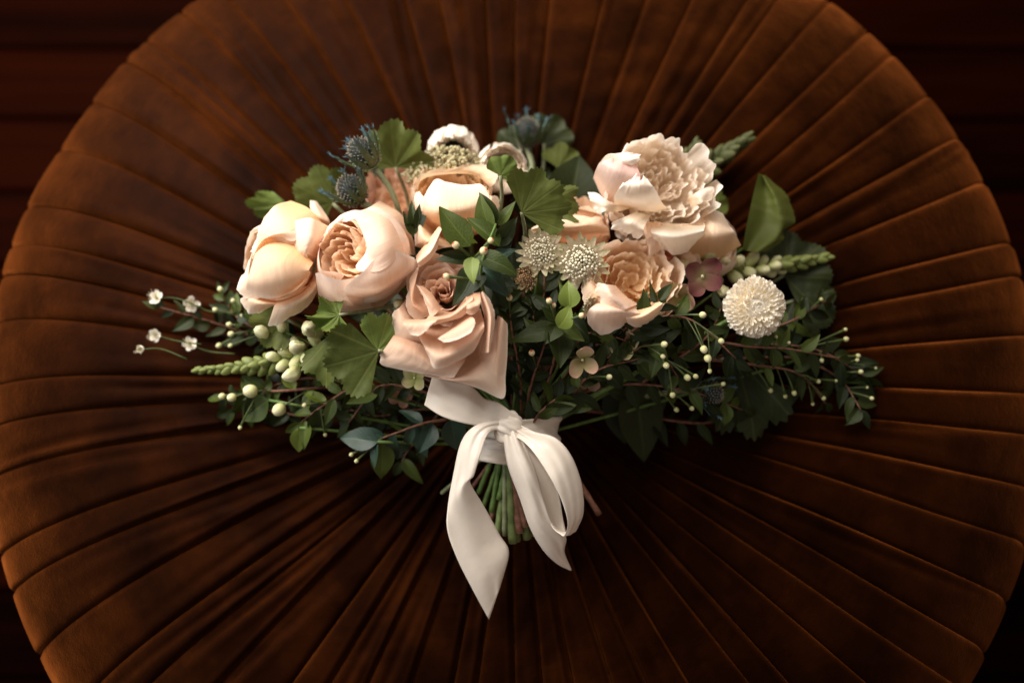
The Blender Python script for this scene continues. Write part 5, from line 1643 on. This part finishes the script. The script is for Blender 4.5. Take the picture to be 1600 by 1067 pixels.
floret4('muted pink floret under the tan rose by the twigs', 626, 618, 0.0, 40, D(-0.2, -0.2, 0.95), 'brownpetal', 8, 4)
floret4('coral floret in the dark gap right of the golden rose', 1030, 395, 0.02, 40, D(0.2, 0.2, 0.95), 'coral', 9, 4, None, 0.6)


# ------------------------------------------------------------------ feathery waxflower blooms at the far left
def feather(label, px, py, z, size, seed, ball=False):
    z = clear(px, py, z, 0.014)
    s_ = S(z) * size / 2
    root = thing('waxflower', label, 'flower', P(px, py, z), frame(D(random.Random(seed).uniform(-.4, .4), random.Random(seed + 1).uniform(-.4, .4), 0.9), seed), 'small waxflowers at the far left')
    r_ = random.Random(seed)
    n_ = 7 if ball else 5
    for i in range(n_):
        v, f, uv = cup_petal(1, 0.42, 90, 60 if not ball else 30, 40 if not ball else -50, r0=0.05, od=0.3, seed=seed * 7 + i, nu=7, nv=7, fixL=0.85)
        v = rotz(v, i * 6.283 / n_ + r_.uniform(-0.3, 0.3)) * s_
        link('petal', mesh('petal', v, f, uv), M['white'], root)
    mb = MB()
    for i in range(22):
        d = np.array([r_.uniform(-.8, .8), r_.uniform(-.8, .8), 1.0])
        d /= np.linalg.norm(d)
        mb.add(*tube_geo([np.zeros(3), d * s_ * r_.uniform(0.7, 1.15)], [0.025 * s_, 0.02 * s_], 3, False))
    o = link('stamens', mb.mesh('stamens'), M['stamen'], root)
    o['kind'] = 'stuff'
    e = P(px + 70, py + 15, z - 0.004)
    b = Vector(root.location)
    v, f, uv = tube_geo(catmull([b, b * 0.6 + e * 0.4 + Vector((0, 0.004 * math.sin(seed * 2), -0.002)), e], 8), [0.0005, 0.0007], 5)
    link('stalk', mesh('stalk', to_local(root, v), f, uv), M['darkstem'], root)


feather('uppermost feathery waxflower at the far left', 246, 466, -0.022, 32, 1)
feather('feathery waxflower right of the uppermost one', 299, 474, -0.020, 34, 2)
feather('feathery waxflower just above the round white one', 244, 523, -0.022, 28, 3)
feather('round closed white waxflower, leftmost bloom of all', 222, 546, -0.020, 28, 4, True)
feather('lowest feathery waxflower near the snapdragon tip', 297, 538, -0.020, 30, 5)

# ------------------------------------------------------------------ cut stems
bundle = thing('stem_bundle', 'bundle of cut green and brown stems below the silk wrap', 'stems', P(800, 700, -0.01))
r_ = random.Random(12)
stems = [  # bottom px, py, z, radius, material
    (776, 838, -0.020, 0.0030, 'cutstem'), (789, 836, -0.012, 0.0022, 'greystem'), (801, 848, -0.008, 0.0034, 'cutstem'), (812, 832, -0.004, 0.0034, 'twig'),
    (824, 842, -0.010, 0.0030, 'cutstem'), (832, 836, -0.018, 0.0026, 'cutstem'), (822, 822, -0.001, 0.0026, 'twig'), (815, 800, -0.003, 0.0022, 'twig'),
    (768, 800, -0.016, 0.0022, 'greenstem'), (756, 790, -0.022, 0.0020, 'greenstem'), (748, 770, -0.024, 0.0020, 'greenstem'), (795, 800, -0.022, 0.003, 'greenstem'),
    (780, 780, -0.008, 0.0024, 'greenstem'), (840, 800, -0.022, 0.0024, 'greenstem'), (735, 765, -0.024, 0.0014, 'twig'), (808, 845, -0.020, 0.003, 'cutstem'),
    (766, 815, -0.024, 0.0024, 'twig'), (785, 820, -0.020, 0.003, 'darkstem'), (936, 803, -0.022, 0.0022, 'twig'), (690, 770, -0.026, 0.0014, 'greystem'), (850, 780, -0.02, 0.002, 'twig')]
for i, (bx, by, bz, rad, mt) in enumerate(stems):
    tx = 800 + (800 - bx) * 0.22 + r_.uniform(-16, 16)
    if bx > 900:
        tx = 845
    top = P(tx, 655, r_.uniform(0.0, 0.022))
    bot = P(bx, by, bz)
    mid = P((tx + bx) / 2 + r_.uniform(-3, 3), (655 + by) / 2, (0.011 + bz) / 2)
    v, f, uv = tube_geo(catmull([top, mid, bot], 16), [rad * 0.95, rad, rad * 1.05], 10)
    ring = np.repeat(np.arange(len(v) // 10), 10)
    ctrs = np.array([v[ring == q].mean(0) for q in range(ring.max() + 1)])[ring]
    v = ctrs + (v - ctrs) * (1 + 0.10 * np.sin(ring * 2.3 + i) + 0.35 * np.exp(-((ring - 4 - i % 3) / 0.5) ** 2))[:, None]
    st = link('cut_stem', mesh('cut_stem', to_local(bundle, v), f, uv), M[mt], bundle)
    ax_ = (bot - mid).normalized()
    v, f, uv = tube_geo([bot - ax_ * 0.0002, bot + ax_ * 0.0004], [rad * 0.86, rad * 0.80], 10)
    link('cut_end', mesh('cut_end', to_local(bundle, v), f, uv), M['cutend'], st)


# ------------------------------------------------------------------ ribbon
def strip(pairs, n=40, m=9, crown=0.0, waves=0.0, seed=0, gather=0.0, end_gather=0.0):
    """ribbon surface between two edge curves; each pair is ((px,py,z),(px,py,z))"""
    A = catmull([P(*a) for a, b in pairs], n)
    B = catmull([P(*b) for a, b in pairs], n)
    r_ = np.random.RandomState(seed)
    v = []
    uv = []
    L = np.concatenate([[0], np.cumsum(np.linalg.norm(np.diff((A + B) / 2, axis=0), axis=1))])
    nc = np.array(tuple(TOCAM))
    p1, p2 = r_.uniform(0, 6, 2)
    for i in range(n):
        w_ = np.linalg.norm(B[i] - A[i])
        for j in range(m):
            u = j / (m - 1)
            p = A[i] * (1 - u) + B[i] * u
            h = crown * math.sin(math.pi * u) * w_ + waves * (math.sin(u * 9 + L[i] * 60 + p1) + 0.6 * math.sin(u * 17 - L[i] * 90 + p2)) * min(1, w_ / 0.02)
            tt = i / (n - 1)
            h += (gather * max(0, 1 - tt * 2.6) ** 1.5 + end_gather * max(0, 1 - (1 - tt) * 2.6) ** 1.5) * math.sin(u * 13 + p1 + 1.5 * tt) * min(1, w_ / 0.012)
            v.append(p + nc * h)
            uv.append((u * 0.03 / 0.03, L[i] / 0.03))
    return np.array(v), gfaces(m, n), np.array(uv)


bow = thing('silk_ribbon', 'ivory silk ribbon tied in a bow with two long tails round the stems', 'ribbon', P(795, 668, 0.04))


def rpart(name, pairs, **k):
    v, f, uv = strip(pairs, **k)
    o = link(name, mesh(name, to_local(bow, v), f, uv), M['ribbon'], bow)
    md = o.modifiers.new('thickness', 'SOLIDIFY')
    md.thickness = 0.0002
    return o


# wrap round the stems: three overlapping turns with folds
def wrap(name, c_px, y_top, y_bot, rx, rz, zc, seed, slope=0.0, phase=0.0):
    r_ = np.random.RandomState(seed)
    nu, nv = 72, 14
    v, uv = [], []
    for j in range(nv):
        t = j / (nv - 1)
        for i in range(nu):
            a = i * 2 * math.pi / nu
            py = y_top + (y_bot - y_top) * t + slope * math.cos(a)
            c_ = P(c_px, py, zc)
            k = 1 + 0.035 * math.sin(t * 9 + a * 2 + phase) + 0.02 * math.sin(t * 17 - a * 3) + 0.05 * (1 - t) ** 2 - 0.04 * math.sin(t * math.pi)
            v.append(np.array(tuple(c_ + SRT * rx * k * math.cos(a) + TOCAM * rz * k * math.sin(a))))
            uv.append((t, a * 0.9))
    o = link(name, mesh(name, to_local(bow, np.array(v)), gfaces(nu, nv, True), np.array(uv)), M['ribbon'], bow)
    md = o.modifiers.new('thickness', 'SOLIDIFY')
    md.thickness = 0.0006


wrap('wrap_turn', 814, 653, 696, 0.0300, 0.021, 0.006, 1, -4)
wrap('wrap_turn', 786, 684, 721, 0.0215, 0.018, 0.004, 2, 4, 2.0)

rpart('loop', [((676, 586, 0.046), (663, 633, 0.050)), ((702, 594, 0.050), (690, 650, 0.053)), ((735, 602, 0.052), (724, 661, 0.052)), ((757, 622, 0.048), (752, 665, 0.049)),
               ((779, 629, 0.049), (775, 668, 0.046)), ((806, 650, 0.046), (792, 676, 0.044)), ((812, 664, 0.042), (800, 682, 0.04))], crown=0.12, seed=1, n=60, m=21, waves=0.0004, end_gather=0.0012)
rpart('loop_back', [((676, 586, 0.046), (663, 633, 0.050)), ((690, 588, 0.038), (690, 640, 0.036)), ((730, 610, 0.032), (735, 662, 0.030)), ((780, 650, 0.032), (780, 682, 0.032))], crown=-0.1, seed=2)
rpart('tail', [((800, 652, 0.046), (797, 676, 0.044)), ((768, 656, 0.050), (772, 672, 0.050)), ((738, 668, 0.050), (760, 682, 0.054)), ((720, 692, 0.044), (750, 712, 0.052)), ((709, 738, 0.034), (741, 742, 0.044)),
               ((700, 790, 0.024), (735, 754, 0.038)), ((699, 828, 0.018), (756, 790, 0.022)), ((714, 872, 0.010), (780, 834, 0.008)), ((738, 920, 0.000), (795, 862, 0.002)), ((764, 967, -0.014), (784, 908, -0.006))],
      crown=0.08, seed=3, n=90, m=21, waves=0.0004, gather=0.0012)
rpart('tail', [((786, 668, 0.046), (806, 664, 0.046)), ((787, 690, 0.046), (818, 690, 0.050)), ((794, 730, 0.040), (838, 738, 0.046)), ((812, 778, 0.030), (850, 782, 0.036)), ((828, 824, 0.018), (862, 815, 0.026)),
               ((848, 858, 0.006), (884, 838, 0.014)), ((870, 880, -0.006), (882, 862, 0.002)), ((892, 891, -0.014), (893, 890, -0.013))], crown=0.18, seed=4, n=80, m=21, waves=0.0006, gather=0.0018)
rpart('loop', [((808, 660, 0.044), (800, 680, 0.046)), ((835, 674, 0.052), (818, 690, 0.056)), ((868, 684, 0.056), (838, 712, 0.062)), ((893, 712, 0.054), (862, 750, 0.062)), ((909, 756, 0.046), (879, 786, 0.054)),
               ((912, 800, 0.036), (887, 818, 0.044)), ((900, 830, 0.028), (882, 838, 0.034))], crown=0.16, seed=5, n=80, m=21, waves=0.0006, gather=0.0020)
rpart('loop_back', [((904, 824, 0.030), (880, 838, 0.034)), ((888, 836, 0.022), (862, 822, 0.026)), ((880, 812, 0.018), (850, 786, 0.026)), ((872, 770, 0.018), (836, 742, 0.028)), ((850, 722, 0.024), (818, 704, 0.032)), ((815, 685, 0.034), (802, 682, 0.036))],
      crown=-0.15, seed=6, n=50, m=9, waves=0.0004)
# knot
nu, nv = 56, 30
v, uv = [], []
ka, kb = P(772, 664, 0.044), P(818, 676, 0.042)
ax = (kb - ka)
dx = ax.normalized()
dy = TOCAM.cross(dx).normalized()
for j in range(nv):
    t = j / (nv - 1)
    for i in range(nu):
        a = i * 2 * math.pi / nu
        k = (0.0078 + 0.0032 * math.sin(math.pi * t) + 0.0009 * math.sin(a * 7 + 5 * t) + 0.0007 * math.sin(a * 13 - 8 * t)) * max(0.05, 1 - abs(2 * t - 1) ** 6) * (1 + 0.10 * math.sin(a * 5 + t * 4) + 0.06 * math.sin(a * 9 - t * 6))
        p = ka + ax * t + dy * math.cos(a) * k + TOCAM * math.sin(a) * k * 0.72
        v.append(tuple(p))
        uv.append((a, t))
o = link('knot', mesh('knot', to_local(bow, np.array(v)), gfaces(nu, nv, True), np.array(uv)), M['ribbon'], bow)
